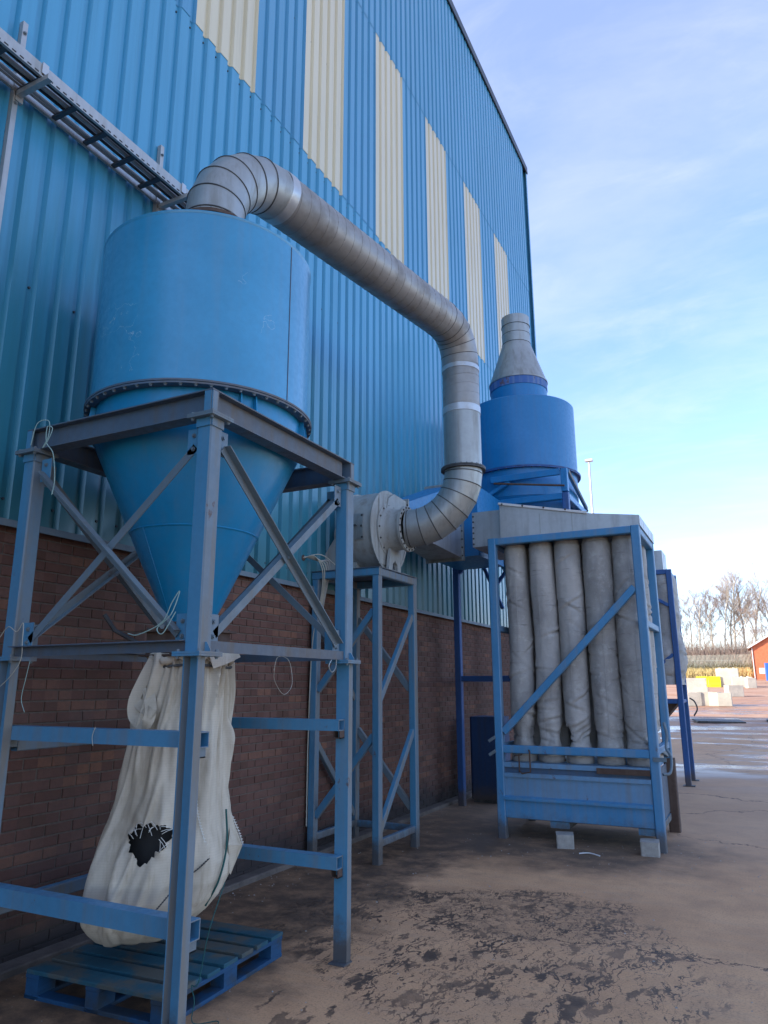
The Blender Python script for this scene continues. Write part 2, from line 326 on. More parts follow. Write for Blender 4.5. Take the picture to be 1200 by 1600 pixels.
    m3 = k.n('ShaderNodeVectorMath'); m3.operation = 'MULTIPLY_ADD'; k.l(k.noise(1.7, 6, .7, col=True), m3.inputs[0]); m3.inputs[1].default_value = (.9, .9, 0); k.l(k.pos((1, 1, 0), (1.4, .3, 0)), m3.inputs[2]); k.l(m3.outputs[0], vc.inputs[0])
    cr = k.math('LESS_THAN', vc.outputs[0], .0028)
    cr = k.math('MULTIPLY', cr, k.ramp(p[0], -2.2, -1.4))
    c = k.mix(k.math('MULTIPLY', cr, .8), c, (.05, .035, .03))
    ro = k.math('SUBTRACT', .86, k.math('MULTIPLY', wet, .22)); ro = k.math('SUBTRACT', ro, k.math('MULTIPLY', wall, .18))
    ro = k.math('SUBTRACT', ro, k.math('MULTIPLY', pud, .72), clamp=True); ro = k.math('MAXIMUM', ro, .06)
    h = k.math('ADD', k.math('MULTIPLY', n3, .7), k.math('MULTIPLY', n2, 2.2)); h = k.math('SUBTRACT', h, k.math('MULTIPLY', wet, .12)); h = k.math('SUBTRACT', h, k.math('MULTIPLY', cr, 1.5))
    h = k.math('MULTIPLY', h, k.math('SUBTRACT', 1, k.math('MULTIPLY', pud, .97)))
    k.bump(h, .55, .006)
    return k.done(c, ro)
def src_vec(k, mm): return mm.outputs[0]
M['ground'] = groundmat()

# ------------------------------------------------------------------ mesh helpers
V = Vector
class MB:
    def __init__(s): s.v = []; s.f = []
    def add(s, vs, fs):
        o = len(s.v); s.v += [tuple(x) for x in vs]; s.f += [tuple(i+o for i in f) for f in fs]; return s
    def box(s, a, b):
        x0, y0, z0 = [min(a[i], b[i]) for i in range(3)]; x1, y1, z1 = [max(a[i], b[i]) for i in range(3)]
        return s.add([(x0, y0, z0), (x1, y0, z0), (x1, y1, z0), (x0, y1, z0), (x0, y0, z1), (x1, y0, z1), (x1, y1, z1), (x0, y1, z1)],
                     [(0, 3, 2, 1), (4, 5, 6, 7), (0, 1, 5, 4), (1, 2, 6, 5), (2, 3, 7, 6), (3, 0, 4, 7)])
    def prof(s, pts, p0, p1, udir, caps=True, closed=True):
        """extrude the 2-D outline pts from p0 to p1; first coordinate along udir"""
        p0, p1 = V(p0), V(p1); d = (p1-p0).normalized(); u = V(udir); u = (u-d*u.dot(d)).normalized(); w = d.cross(u)
        n = len(pts); vs = [p+u*a+w*b for p in (p0, p1) for a, b in pts]
        fs = [(i, (i+1) % n, n+(i+1) % n, n+i) for i in range(n if closed else n-1)]
        if caps: fs += [tuple(range(n-1, -1, -1)), tuple(range(n, 2*n))]
        return s.add(vs, fs)
    def bar(s, p0, p1, w, h, udir=(0, 0, 1), c=None):
        """box section: h along udir, w across it, small chamfers"""
        c = min(w, h)*.1 if c is None else c; a, b = h/2, w/2
        if c <= 0: pts = [(-a, -b), (a, -b), (a, b), (-a, b)]
        else: pts = [(-a+c, -b), (a-c, -b), (a, -b+c), (a, b-c), (a-c, b), (-a+c, b), (-a, b-c), (-a, -b+c)]
        return s.prof(pts, p0, p1, udir)
    def hollow(s, p0, p1, w, h, udir, t=.005):
        p0, p1 = V(p0), V(p1); a, b = h/2, w/2
        o = [(-a, -b), (a, -b), (a, b), (-a, b)]; i = [(x*(1-t/a), y*(1-t/b)) for x, y in o]
        d = (p1-p0).normalized(); u = V(udir); u = (u-d*u.dot(d)).normalized(); ww = d.cross(u)
        vs = [p+u*x+ww*y for p in (p0, p1) for L_ in (o, i) for x, y in L_]
        fs = []
        for k in range(4):
            j = (k+1) % 4
            fs += [(k, j, 8+j, 8+k), (4+k, 12+k, 12+j, 4+j), (k, 4+k, 4+j, j), (8+k, 8+j, 12+j, 12+k)]
        return s.add(vs, fs)
    def ibeam(s, p0, p1, w, h, udir, t=.008, tw=.007):
        a, b = h/2, w/2
        return s.prof([(-a, -b), (-a, b), (-a+t, b), (-a+t, tw/2), (a-t, tw/2), (a-t, b), (a, b), (a, -b), (a-t, -b), (a-t, -tw/2), (-a+t, -tw/2), (-a+t, -b)], p0, p1, udir)
    def angle(s, p0, p1, a, udir, t=.006, flip=1):
        return s.prof([(0, 0), (a, 0), (a, t*flip), (t, t*flip), (t, a*flip), (0, a*flip)], p0, p1, udir)
    def cyl(s, p0, p1, r0, r1=None, n=24, caps=True, r0b=None):
        r1 = r0 if r1 is None else r1; p0, p1 = V(p0), V(p1); d = (p1-p0).normalized()
        u = d.orthogonal().normalized(); w = d.cross(u)
        vs = [p+(u*cos(2*pi*i/n)+w*sin(2*pi*i/n))*r for p, r in ((p0, r0), (p1, r1)) for i in range(n)]
        fs = [(i, (i+1) % n, n+(i+1) % n, n+i) for i in range(n)]
        if caps: fs += [tuple(range(n-1, -1, -1)), tuple(range(n, 2*n))]
        return s.add(vs, fs)
    def lathe(s, c, prof, n=64, axis='z', close=False):
        vs = []; m = len(prof)
        for i in range(n):
            a = 2*pi*i/n
            for r, z in prof:
                if axis == 'z': vs.append((c[0]+r*cos(a), c[1]+r*sin(a), c[2]+z))
                else: vs.append((c[0]+z, c[1]+r*cos(a), c[2]+r*sin(a)))
        fs = []
        for i in range(n):
            j = (i+1) % n
            for k in range(m if close else m-1):
                q = (k+1) % m; f = (i*m+k, j*m+k, j*m+q, i*m+q); fs.append(f)
        return s.add(vs, fs)
    def tube(s, pts, r, n=6, caps=True, rs=None):
        pts = [V(p) for p in pts]; m = len(pts); base = len(s.v); u = None; vs = []
        for i, p in enumerate(pts):
            d = (pts[min(i+1, m-1)]-pts[max(i-1, 0)]).normalized()
            u = d.orthogonal().normalized() if u is None else (u-d*u.dot(d)).normalized(); w = d.cross(u); rr = rs[i] if rs else r
            vs += [p+(u*cos(2*pi*k/n)+w*sin(2*pi*k/n))*rr for k in range(n)]
        fs = [(i*n+k, i*n+(k+1) % n, (i+1)*n+(k+1) % n, (i+1)*n+k) for i in range(m-1) for k in range(n)]
        if caps: fs += [tuple(range(n-1, -1, -1)), tuple(range((m-1)*n, m*n))]
        return s.add(vs, fs)
def curve(p, n=8):
    """Catmull-Rom through the points p"""
    p = [V(x) for x in p]; q = [2*p[0]-p[1]]+p+[2*p[-1]-p[-2]]; o = []
    for i in range(1, len(q)-2):
        for k in range(n):
            t = k/n; a, b, c, d = q[i-1:i+3]
            o.append(.5*((2*b)+(c-a)*t+(2*a-5*b+4*c-d)*t*t+(3*b-3*c+d-a)*t**3))
    return o+[p[-1]]
def tag(o, label=None, cat=None, group=None, kind=None):
    for k, v in (('label', label), ('category', cat), ('group', group), ('kind', kind)):
        if v: o[k] = v
    return o
def thing(name, loc, label, cat, group=None):
    o = bpy.data.objects.new(name, None); o.location = loc; o.empty_display_size = .2; COL.objects.link(o); return tag(o, label, cat, group)
def rootloc(o):
    l = V((0, 0, 0))
    while o is not None: l += o.location; o = o.parent
    return l
def mk(name, mb, mat, parent=None, smooth=0, label=None, kind=None, fix=False, loc=None):
    """mesh object from world coordinates; smooth = auto smooth angle in degrees"""
    o0 = rootloc(parent) if parent else V(loc or (0, 0, 0))
    me = bpy.data.meshes.new(name); me.from_pydata([tuple(V(v)-o0) for v in mb.v], [], mb.f)
    if fix:
        import bmesh
        bm = bmesh.new(); bm.from_mesh(me); bmesh.ops.recalc_face_normals(bm, faces=bm.faces); bm.to_mesh(me); bm.free()
    me.materials.append(M[mat] if isinstance(mat, str) else mat)
    if smooth:
        me.polygons.foreach_set('use_smooth', [True]*len(me.polygons))
        me.set_sharp_from_angle(angle=radians(smooth))
    me.update()
    o = bpy.data.objects.new(name, me); COL.objects.link(o)
    if parent: o.parent = parent
    else: o.location = o0
    return tag(o, label=label, kind=kind)
def inst(name, me, parent, pos, rot=None):
    """another part sharing the mesh me, at the world position pos"""
    o = bpy.data.objects.new(name, me); COL.objects.link(o)
    o.parent = parent; o.location = V(pos)-(rootloc(parent) if parent else V((0, 0, 0)))
    if rot is not None: o.rotation_mode = 'QUATERNION'; o.rotation_quaternion = rot
    return o
def copy_thing(src, loc, label):
    r = src.copy(); COL.objects.link(r); r.location = loc; r['label'] = label
    for ch in src.children:
        c = ch.copy(); COL.objects.link(c); c.parent = r
        for g in ch.children:
            d = g.copy(); COL.objects.link(d); d.parent = c
    return r
def meshof(mb, mat, smooth=0):
    me = bpy.data.meshes.new('shared'); me.from_pydata([tuple(v) for v in mb.v], [], mb.f); me.materials.append(M[mat])
    if smooth: me.polygons.foreach_set('use_smooth', [True]*len(me.polygons)); me.set_sharp_from_angle(angle=radians(smooth))
    return me
BOLT = meshof(MB().cyl((0, 0, 0), (0, 0, .004), .014, n=10).cyl((0, 0, .004), (0, 0, .013), .0095, .0088, n=6), 'brace')
BOLTD = meshof(MB().cyl((0, 0, 0), (0, 0, .004), .013, n=8).cyl((0, 0, .004), (0, 0, .012), .0085, n=6), 'darkmetal')
def bolt(parent, pos, nrm, dark=False):
    return inst('bolt', BOLTD if dark else BOLT, parent, pos, V(nrm).to_track_quat('Z', 'Y'))
def rnd(a, b): return random.uniform(a, b)

# ------------------------------------------------------------------ ground
def gz(y): 
    t = y-20
    return 0. if t < 0 else (t*t/20*.031 if t < 10 else (t-5)*.031) if t < 94 else (94-5)*.031
g = MB(); ys = [-60, -20, -5, 0, 5, 10, 15, 18, 20]+[20+i for i in range(1, 12)]+[33+5*i for i in range(0, 17)]+[114, 140, 200, 400, 900]; xs = [-400, -60, -20, -6, -2, 2, 8, 20, 60, 400]
for y in ys:
    for x in xs: g.v.append((x, y, gz(y)))
for j in range(len(ys)-1):
    for i in range(len(xs)-1):
        a = j*len(xs)+i; g.f.append((a, a+1, a+1+len(xs), a+len(xs)))
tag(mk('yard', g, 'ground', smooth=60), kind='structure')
WX = -4.48; Y1 = 17.98; Y0 = -41
kb = MB(); kb.bar((WX+.075, -5, .012), (WX+.075, Y1, .012), .15, .07, c=.01)
tag(mk('kerb', kb, 'conc_dark'), kind='structure')

# ------------------------------------------------------------------ warehouse
wh = thing('warehouse', (WX, 8, 0), 'tall warehouse clad in blue ribbed sheets with cream stripes above a brown brick base', 'warehouse')
pl = mk('brick_plinth', MB().box((WX-.3, 1, -.05), (WX-.008, Y1-.01, 2.84)), 'mortar', wh)
mk('rear_walling', MB().box((WX-.3, Y0, -.05), (WX-.012, .99, 2.84)), 'brick', wh)
mk('inner_shell', MB().box((-45, Y0+.1, 0), (WX-.12, Y1-.06, 16.1)), 'hazmetal', wh)
mk('roof', MB().box((-45, Y0, 16.12), (WX-.06, Y1+.02, 16.3)), 'roof', wh)
PR = .2; prof = []
SP = 1.005/5; D0, D1 = .034, 0.
for i in range(5):
    b = i*SP; prof += [(b, D0), (b+.118, D0), (b+.138, D1), (b+.180, D1), (b+SP, D0)]
def sheetmesh(h, mat):
    m = MB(); pts = []
    for p in prof:
        if not pts or (abs(pts[-1][0]-p[0]) > 1e-6 or abs(pts[-1][1]-p[1]) > 1e-6): pts.append(p)
    n = len(pts); t = .0025
    for z in (0, h):
        for off in (0, -t):
            m.v += [(d+off, y, z) for y, d in pts]
    for i in range(n-1):
        m.f += [(i, i+1, 2*n+i+1, 2*n+i), (n+i+1, n+i, 3*n+i, 3*n+i+1), (i+1, i, n+i, n+i+1), (2*n+i, 2*n+i+1, 3*n+i+1, 3*n+i)]
    return meshof(m, mat)
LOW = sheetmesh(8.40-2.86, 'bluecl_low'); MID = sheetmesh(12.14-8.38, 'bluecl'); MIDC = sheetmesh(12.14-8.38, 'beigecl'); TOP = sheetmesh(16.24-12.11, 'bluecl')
FIRST = 4.55-8*1.005
for i in range(22):
    y = FIRST+i*1.005; k = i-8
    if y+1.005 > Y1+.02: break
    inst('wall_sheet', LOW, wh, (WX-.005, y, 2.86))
    cream = (k % 2 == 0) and k <= 10
    o = inst('wall_sheet', MIDC if cream else MID, wh, (WX, y, 8.38))
    if cream: o['label'] = 'cream coloured ribbed sheet'
    inst('wall_sheet', TOP, wh, (WX+.005, y, 12.11))
wb = MB().box((WX-.04, Y0, 2.86), (WX-.01, FIRST-.02, 16.24))
mk('rear_sheeting', wb, 'bluecl', wh)
mk('end_sheeting', MB().box((-45, Y1-.02, 0), (WX-.03, Y1+.015, 16.24)), 'bluecl', wh)
mk('corner_flashing', MB().box((WX-.06, Y1+.018, 2.86), (WX+.05, Y1+.03, 16.25)).box((WX+.042, Y1-.06, 2.86), (WX+.05, Y1+.016, 16.25)), 'bluecl', wh)
mk('eaves_flashing', MB().box((WX-.05, Y0, 16.2), (WX+.075, Y1+.05, 16.34)).box((WX+.055, Y0, 16.12), (WX+.08, Y1+.05, 16.2)), 'hazmetal', wh)
mk('drip_flashing', MB().prof([(0, 0), (.075, 0), (.085, .05), (.08, .052), (.07, .006), (0, .006)], (WX-.01, -8, 2.852), (WX-.01, Y1, 2.852), (1, 0, 0)), 'flash', wh, fix=True)
sc = MB()
for z in (3.0, 4.6, 6.42, 8.3, 10.2, 12.05, 14.0, 15.9):
    for i in range(95):
        y = FIRST+i*SP+.159
        if y > Y1-.05: break
        if i % 2 == 0 or z in (3.0, 8.3): sc.cyl((WX-.004, y, z), (WX+.008, y, z), .011, .009, n=6)
mk('sheet_screws', sc, 'hazmetal', wh, kind='stuff')
# bricks: 300 nearest one by one, the rest one mesh
cells = []
for r in range(38):
    z = r*.075
    y = 1.02-(.1125 if r % 2 else 0)
    while y < Y1-.03:
        a, b = max(y, 1.0), min(y+.215, Y1-.01)
        if b-a > .05: cells.append((a, b, z, r))
        y += .225
def brickd(a): return abs(a[0]-3.0)+ (6 if a[0] < 2.85 else 0)+abs(a[2]-1.0)*.35
cells.sort(key=brickd)
def brickbox(m, y0, y1, z0, z1, o):
    x1 = WX+rnd(-.0015, .002)-o; c = .004; x0 = WX-.02-o
    vs = [(x0, y0, z0), (x0, y1, z0), (x0, y1, z1), (x0, y0, z1), (x1-c, y0, z0), (x1-c, y1, z0), (x1-c, y1, z1), (x1-c, y0, z1), (x1, y0+c, z0+c), (x1, y1-c, z0+c), (x1, y1-c, z1-c), (x1, y0+c, z1-c)]
    m.add(vs, [(0, 1, 5, 4), (1, 2, 6, 5), (2, 3, 7, 6), (3, 0, 4, 7), (4, 5, 9, 8), (5, 6, 10, 9), (6, 7, 11, 10), (7, 4, 8, 11), (8, 9, 10, 11)])
full = []
for i in range(6):
    m = MB(); brickbox(m, 0, .215, .005, .07, WX); full.append(meshof(m, 'brick'))
rest = MB(); nb = 0
for a, b, z, r in cells:
    if nb < 300 and b-a > .21 and a > 2.7:
        o = inst('brick', random.choice(full), pl, (WX+rnd(-.001, .002), a+rnd(-.002, .002), z)); nb += 1
    else: brickbox(rest, a, b, z+.005, z+.07, 0)
mk('brickwork', rest, 'brick', pl, kind='stuff')

# ------------------------------------------------------------------ cable tray on the wall
tr = thing('cable_tray', (-4.27, 3.4, 6.0), 'galvanised ladder cable tray running along the blue wall above the drum', 'cable tray')
TY0, TY1, TZ = 1.2, 4.5, 6.0
for xx, nm in ((-4.12, 1), (-4.42, -1)):
    m = MB().prof([(-.05, 0), (-.05, -.022*nm), (-.046, -.022*nm), (-.046, -.004*nm), (.046, -.004*nm), (.046, -.022*nm), (.05, -.022*nm), (.05, 0)][::1], (xx, TY0, TZ+.05), (xx, TY1, TZ+.05), (0, 0, 1))
    rl = mk('side_rail', m, 'tray', tr, fix=True)
    sl_ = MB(); y = TY0+.05
    while y < TY1-.06:
        sl_.box((xx+(.001 if nm > 0 else -.001)-.003, y, TZ+.012), (xx+(.001 if nm > 0 else -.001)+.003, y+.03, TZ+.02)); y += .06
    mk('rail_slots', sl_, 'cable', rl, kind='stuff')
y = TY0+.1
while y < TY1:
    mk('rung', MB().bar((-4.4, y, TZ+.018), (-4.14, y, TZ+.018), .04, .022), 'hazmetal', tr); y += .296
for i, (xx, r) in enumerate(((-4.34, .017), (-4.29, .014), (-4.245, .02), (-4.2, .013), (-4.37, .011))):
    mk('cable', MB().tube(curve([(xx, TY0, TZ+.05), (xx+rnd(-.01, .01), 2.4, TZ+.048), (xx+rnd(-.012, .012), 3.4, TZ+.05), (xx, TY1+.1, TZ+.05)], 6), r, 8), 'cable' if i % 2 else 'tray', tr, smooth=40)
for k, yy in enumerate((2.76, 4.2)):
    st = MB().hollow((WX+.057, yy, 4.7 if k == 0 else 5.7), (WX+.057, yy, 6.62), .041, .041, (0, 1, 0), .004)
    stt = mk('strut_channel', st, 'tray', tr, fix=True)
    mk('support_arm', MB().prof([(-.02, -.02), (.02, -.02), (.02, .02), (-.02, .02)], (WX+.08, yy+.01, TZ-.025), (-4.05, yy+.01, TZ-.025), (0, 0, 1)).box((WX+.06, yy-.01, TZ-.08), (WX+.09, yy+.05, TZ+.0)), 'tray', tr)
    bolt(stt, (WX+.08, yy, 6.52), (1, 0, 0)); bolt(stt, (WX+.08, yy, 5.9), (1, 0, 0))
    mk('hold_down_clip', MB().box((-4.118, yy-.02, TZ+.02), (-4.108, yy+.03, TZ+.11)), 'tape', tr)

# ------------------------------------------------------------------ hopper on its stand
HC = (-3.37, 3.785)
hop = thing('hopper', (HC[0], HC[1], 2.1), 'large faded blue steel drum hopper with a bright blue cone, standing on the near frame', 'hopper')
def hz(z): return (HC[0], HC[1], z)
mk('drum', MB().lathe(hz(0), [(.742, 3.57), (.75, 3.57), (.75, 4.775), (.742, 4.775)], 128), 'drum', hop, smooth=40)
mk('lid', MB().lathe(hz(0), [(0.2, 5.0), (.748, 4.76), (.756, 4.776), (.756, 4.784), (.2, 5.05)], 96), 'drum', hop, smooth=40)
a0 = radians(-2)
dv = V((cos(a0), sin(a0), 0)); mk('seam', MB().bar(V(hz(3.6))+dv*.7515, V(hz(4.76))+dv*.7515, .006, .005, dv), 'frame_dark', hop)
rim = mk('rim_flange', MB().lathe(hz(0), [(.74, 3.585), (.785, 3.585), (.785, 3.572), (.74, 3.572)], 96, close=True).lathe(hz(0), [(.72, 3.568), (.783, 3.568), (.783, 3.556), (.72, 3.556)], 96, close=True), 'beam', hop, smooth=40)
for i in range(52):
    a = 2*pi*(i+.5)/52; bolt(rim, (HC[0]+.767*cos(a), HC[1]+.767*sin(a), 3.556), (0, 0, -1))
mk('skirt', MB().lathe(hz(0), [(.715, 3.562), (.715, 3.39), (.70, 3.385), (.70, 3.562)], 96), 'cone', hop, smooth=40)
mk('support_ring', MB().lathe(hz(0), [(.68, 3.384), (.735, 3.384), (.735, 3.398), (.68, 3.398)], 96, close=True), 'cone', hop, smooth=40)
for a in (203, 211, 238, 330, 338, 20, 28, 110, 118, 160, 168):
    a = radians(a); d = V((cos(a), sin(a), 0)); t = V((-sin(a), cos(a), 0))*.004; c0 = V(hz(0))
    pts = [c0+d*.716+V((0, 0, 3.4)), c0+d*.765+V((0, 0, 3.4)), c0+d*.745+V((0, 0, 3.553)), c0+d*.716+V((0, 0, 3.553))]
    mk('gusset', MB().add([p+t for p in pts]+[p-t for p in pts], [(0, 1, 2, 3), (7, 6, 5, 4), (0, 4, 5, 1), (1, 5, 6, 2), (2, 6, 7, 3), (3, 7, 4, 0)]), 'cone', hop)
mk('cone', MB().lathe(hz(0), [(.700, 3.40), (.695, 3.33), (.425, 2.745), (.15, 2.15)], 96), 'cone', hop, smooth=40)
mk('weld_seam', MB().lathe(hz(0), [(.428, 2.752), (.431, 2.745), (.424, 2.738)], 96).tube([V(hz(0))+V((cos(radians(215))*r, sin(radians(215))*r, z)) for r, z in ((.697, 3.33), (.43, 2.75), (.153, 2.16))], .003, 5).tube([V(hz(0))+V((cos(radians(262))*r, sin(radians(262))*r, z)) for r, z in ((.43, 2.745), (.153, 2.16))], .003, 5), 'cone', hop, smooth=60)
co = mk('slide_gate', MB().box((HC[0]-.23, HC[1]-.21, 2.095), (HC[0]+.23, HC[1]+.21, 2.11)).box((HC[0]-.2, HC[1]-.18, 1.95), (HC[0]+.2, HC[1]+.18, 2.095)).box((HC[0]-.23, HC[1]-.21, 1.938), (HC[0]+.23, HC[1]+.21, 1.95)).cyl((HC[0], HC[1], 2.11), (HC[0], HC[1], 2.16), .165, .155, n=32), 'rust', hop)
for sx in (-.18, 0, .18):
    for sy in (-.19, .19): bolt(co, (HC[0]+sx, HC[1]+sy, 2.11), (0, 0, 1), True)
mk('gate_handle', MB().tube([(HC[0]-.2, HC[1]-.25, 2.02), (HC[0]-.3, HC[1]-.36, 2.1), (HC[0]-.36, HC[1]-.4, 2.2)], .014, 8), 'cable', hop, smooth=40)

fr = thing('support_frame', (-3.34, 3.78, 0), 'blue braced steel stand holding the near hopper over the hanging sack', 'steel frame')
cx = (-2.62, -4.065); cyy = (3.015, 4.55)
for x in cx:
    for y in cyy:
        c = mk('column', MB().bar((x, y, 1.925), (x, y, 3.212), .10, .10, (1, 0, 0), .008), 'frame', fr)
        s_ = 1 if y < 3.5 else -1       # channel below, web inwards
        web = y
        w = .006
        a = .05
        pts = [(-a, -.05*s_), (-a+.008, -.05*s_), (-a+.008, -.003*s_), (a-.008, -.003*s_), (a-.008, -.05*s_), (a, -.05*s_), (a, .005*s_), (-a, .005*s_)]
        mk('channel_leg', MB().prof(pts, (x, y, 0.0), (x, y, 1.9), (1, 0, 0)), 'frame', fr, fix=True)
        mk('base_plate', MB().box((x-.06, y-.055, .0), (x+.06, y+.055, .008)), 'frame', fr)
        for z in (1.901, 3.214):
            f = mk('flange_plate', MB().box((x-.092, y-.092, z), (x+.092, y+.092, z+.0115)).box((x-.092, y-.092, z+.0125), (x+.092, y+.092, z+.024)), 'brace' if z > 3 else 'frame', fr)
            for sx in (-.07, .07):
                for sy in (-.07, .07):
                    bolt(f, (x+sx, y+sy, z), (0, 0, -1)); bolt(f, (x+sx, y+sy, z+.024), (0, 0, 1))
            if z > 3:
                for sx in (-1, 1):
                    f2 = MB().box((x+sx*.051, y-.05, z-.05), (x+sx*.058, y+.05, z-.001)).box((x-.05, y+sx*.051, z-.05), (x+.05, y+sx*.058, z-.001)); mk('stiffener', f2, 'frame', fr)
            else:
                for sx in (-1, 1):
                    mk('stiffener', MB().prof([(0, 0), (.038, 0), (.038, -.01*sx), (.012, -.05*sx), (0, -.05*sx)], (x+sx*.05, y-.004, z+.0245), (x+sx*.05, y+.004, z+.0245), (sx, 0, 0)), 'frame', fr, fix=True)
BT = 3.239; BH = .148
for y in cyy:
    mk('top_beam', MB().ibeam((-4.115, y, BT+BH/2), (-2.57, y, BT+BH/2), .1, BH, (0, 0, 1)), 'beam', fr, fix=True)
for x in cx:
    mk('top_beam', MB().ibeam((x, cyy[0]+.053, BT+BH/2), (x, cyy[1]-.053, BT+BH/2), .1, BH, (0, 0, 1)), 'beam', fr, fix=True)
for x in (-2.574, -4.111):
    for y in (2.99, 4.575): mk('end_stiffener', MB().box((x-.004, y-.022, BT+.01), (x+.004, y+.022, BT+BH-.01)), 'frame', fr)
for y in (2.968, 4.597):
    for x in (-2.60, -4.085): mk('end_stiffener', MB().box((x-.028, y-.004, BT+.01), (x+.02, y+.004, BT+BH-.01)), 'frame', fr)
def brace(p0, p1, ud, mat='brace', a=.055, flip=1, gus=True, par=fr, nrm=None):
    b = mk('brace', MB().angle(p0, p1, a*.88, ud, .006, flip), mat, par, fix=True)
    return b
def facebraces(ax, v, outw, lo, hi, zt=3.09, zb=2.04):
    # ax: axis along the face; v: fixed coordinate; outw: outward sign
    def P(t, z, o): return (t, v+o*outw, z) if ax == 'x' else (v+o*outw, t, z)
    n = (0, outw, 0) if ax == 'x' else (outw, 0, 0)
    l0, h0 = lo+.06, hi-.06
    b1 = brace(P(l0, zt, .0), P(h0, zb, .0), n, flip=1); b2 = brace(P(l0, zb, -.012), P(h0, zt, -.012), tuple(-c for c in n), flip=-1, mat='brace')
    mid = P((lo+hi)/2, (zt+zb)/2, .058); bolt(b1, P((lo+hi)/2+.012, (zt+zb)/2-.02, .008), n)
    for t, z in ((l0, zt), (h0, zt), (l0, zb), (h0, zb)):
        q0, q1 = P(t-.045, z-.06, -.018), P(t+.045, z+.09, -.012)
        gp = mk('gusset_plate', MB().box(q0, q1), 'frame', fr)
        for dz in (-.03, .05): bolt(gp, P(t, z+dz, -.011), n)
facebraces('x', 3.0, -1, -4.015, -2.67); facebraces('x', 4.565, 1, -4.015, -2.67)
facebraces('y', -2.605, 1, 3.065, 4.50); facebraces('y', -4.08, -1, 3.065, 4.50)
for y in (2.985, 4.58): mk('tie_angle', MB().angle((-4.01, y, 1.985), (-2.67, y, 1.985), .06, (0, 0, -1), .006, -1 if y < 4 else 1), 'beam', fr, fix=True)
for x in (-2.59, -4.095): mk('tie_angle', MB().angle((x, 3.07, 1.985), (x, 4.50, 1.985), .06, (0, 0, -1), .006, 1 if x > -3 else -1), 'beam', fr, fix=True)
# rails across the legs
for (y, z, h) in ((3.062, 1.48, .08), (3.068, .59, .095), (4.503, 1.485, .075), (4.497, .612, .08)):
    r_ = mk('cross_rail', MB().hollow((-4.2, y, z), (-2.585 if y < 4 else -2.6, y, z), .08, h, (0, 0, 1), .006), 'frame', fr, fix=True)
    for xx in (-2.60, -4.05):
        mk('rail_bracket', MB().box((xx-.05, y-.03, z-h/2-.05), (xx+.005, y+.03, z-h/2-.044)).box((xx-.001, y-.03, z-h/2-.05), (xx+.005, y+.03, z-h/2-.001)).box((xx-.05, y-.03, z-h/2-.05), (xx-.044, y+.03, z-h/2-.001)), 'brace' if y < 4 else 'rust', fr)
for z in (1.405, .5):
    mk('cross_rail', MB().bar((-4.1, 3.115, z-.0), (-4.1, 4.45, z-.0), .06, .075, (0, 0, 1)), 'frame', fr)

# ------------------------------------------------------------------ pipe
ppA = (HC[0], HC[1]); 
pipe = thing('duct_pipe', (-3.1, 5.8, 3.5), 'long grey spiral steel duct bending from the near drum down to the fan', 'duct')
def mitre(name_, pts, r, mats, n=48, seam='darkmetal', sr=.006, names=None, first_seam=True, dent=0):
    pts = [V(p) for p in pts]; ds = [(pts[i+1]-pts[i]).normalized() for i in range(len(pts)-1)]
    ns = [ds[0]]+[(ds[i]+ds[i+1]).normalized() for i in range(len(ds)-1)]+[ds[-1]]
    u = V((1, 0, 0)); u = (u-ds[0]*u.dot(ds[0])).normalized(); rings = []
    circ = None
    # parallel transport of the circle
    cur = [(u*cos(2*pi*k/n)+ds[0].cross(u)*sin(2*pi*k/n))*r for k in range(n)]
    for i, d in enumerate(ds):
        a = [pts[i]+c-d*((c.dot(ns[i]))/d.dot(ns[i])) for c in cur]
        b = [pts[i+1]+c-d*((c.dot(ns[i+1]))/d.dot(ns[i+1])) for c in cur]
        m = MB(); m.add(a+b, [(k, (k+1) % n, n+(k+1) % n, n+k) for k in range(n)])
        ob = mk(names[i] if names else name_, m, mats[i] if isinstance(mats, (list, tuple)) else mats, pipe, smooth=40)
        if seam and (i > 0 or first_seam):
            mk('seam', MB().tube(a+[a[0]], sr, 5, caps=False), seam, ob, smooth=60)
        rings.append((a, b))
        if i+1 < len(ds):
            q = d.rotation_difference(ds[i+1]); cur = [q @ c for c in cur]
    return rings
r_ = .222
P0 = V((HC[0], HC[1], 5.17)); R1 = .67
A = V((-3.30, 4.42, 5.89)); B = V((-2.90, 7.30, 6.08)); dr = (B-A).normalized()
hdir = V((dr.x, dr.y, 0)).normalized(); up_ = V((0, 0, 1))
arc = [P0]
angs = 85
for i in range(1, 7):
    a = radians(angs*(i-.5)/6) if i < 7 else 0
pts = [P0]
nseg = 6
for i in range(nseg+1):
    a = radians(angs)*i/nseg
    pts.append(P0+V((0, 0, .03))+hdir*(R1*(1-cos(a)))+up_*(R1*sin(a)))
A2 = pts[-1]; A2 = A2+hdir*.03
pts[-1] = A2
mitre('elbow_section', pts, r_, 'galv', sr=.007)
mk('neck', MB().cyl((HC[0], HC[1], 4.9), (HC[0], HC[1], 5.15), .20, .21, n=48), 'galv', pipe, smooth=40)
nf = mk('neck_flange', MB().lathe(hz(0), [(.2, 5.135), (.268, 5.135), (.268, 5.15), (.2, 5.15)], 48, close=True).lathe(hz(0), [(.2, 5.154), (.262, 5.154), (.262, 5.166), (.2, 5.166)], 48, close=True), 'rust', pipe, smooth=40)
for i in range(20):
    a = 2*pi*i/20; bolt(nf, (HC[0]+.245*cos(a), HC[1]+.245*sin(a), 5.166), (0, 0, 1))
CN = V((-2.835, 7.70, A2.z+.105)); TL = .46; dirr = (CN-A2).normalized(); B1 = CN-dirr*TL; VP = V((-2.835, 7.70, CN.z-TL))
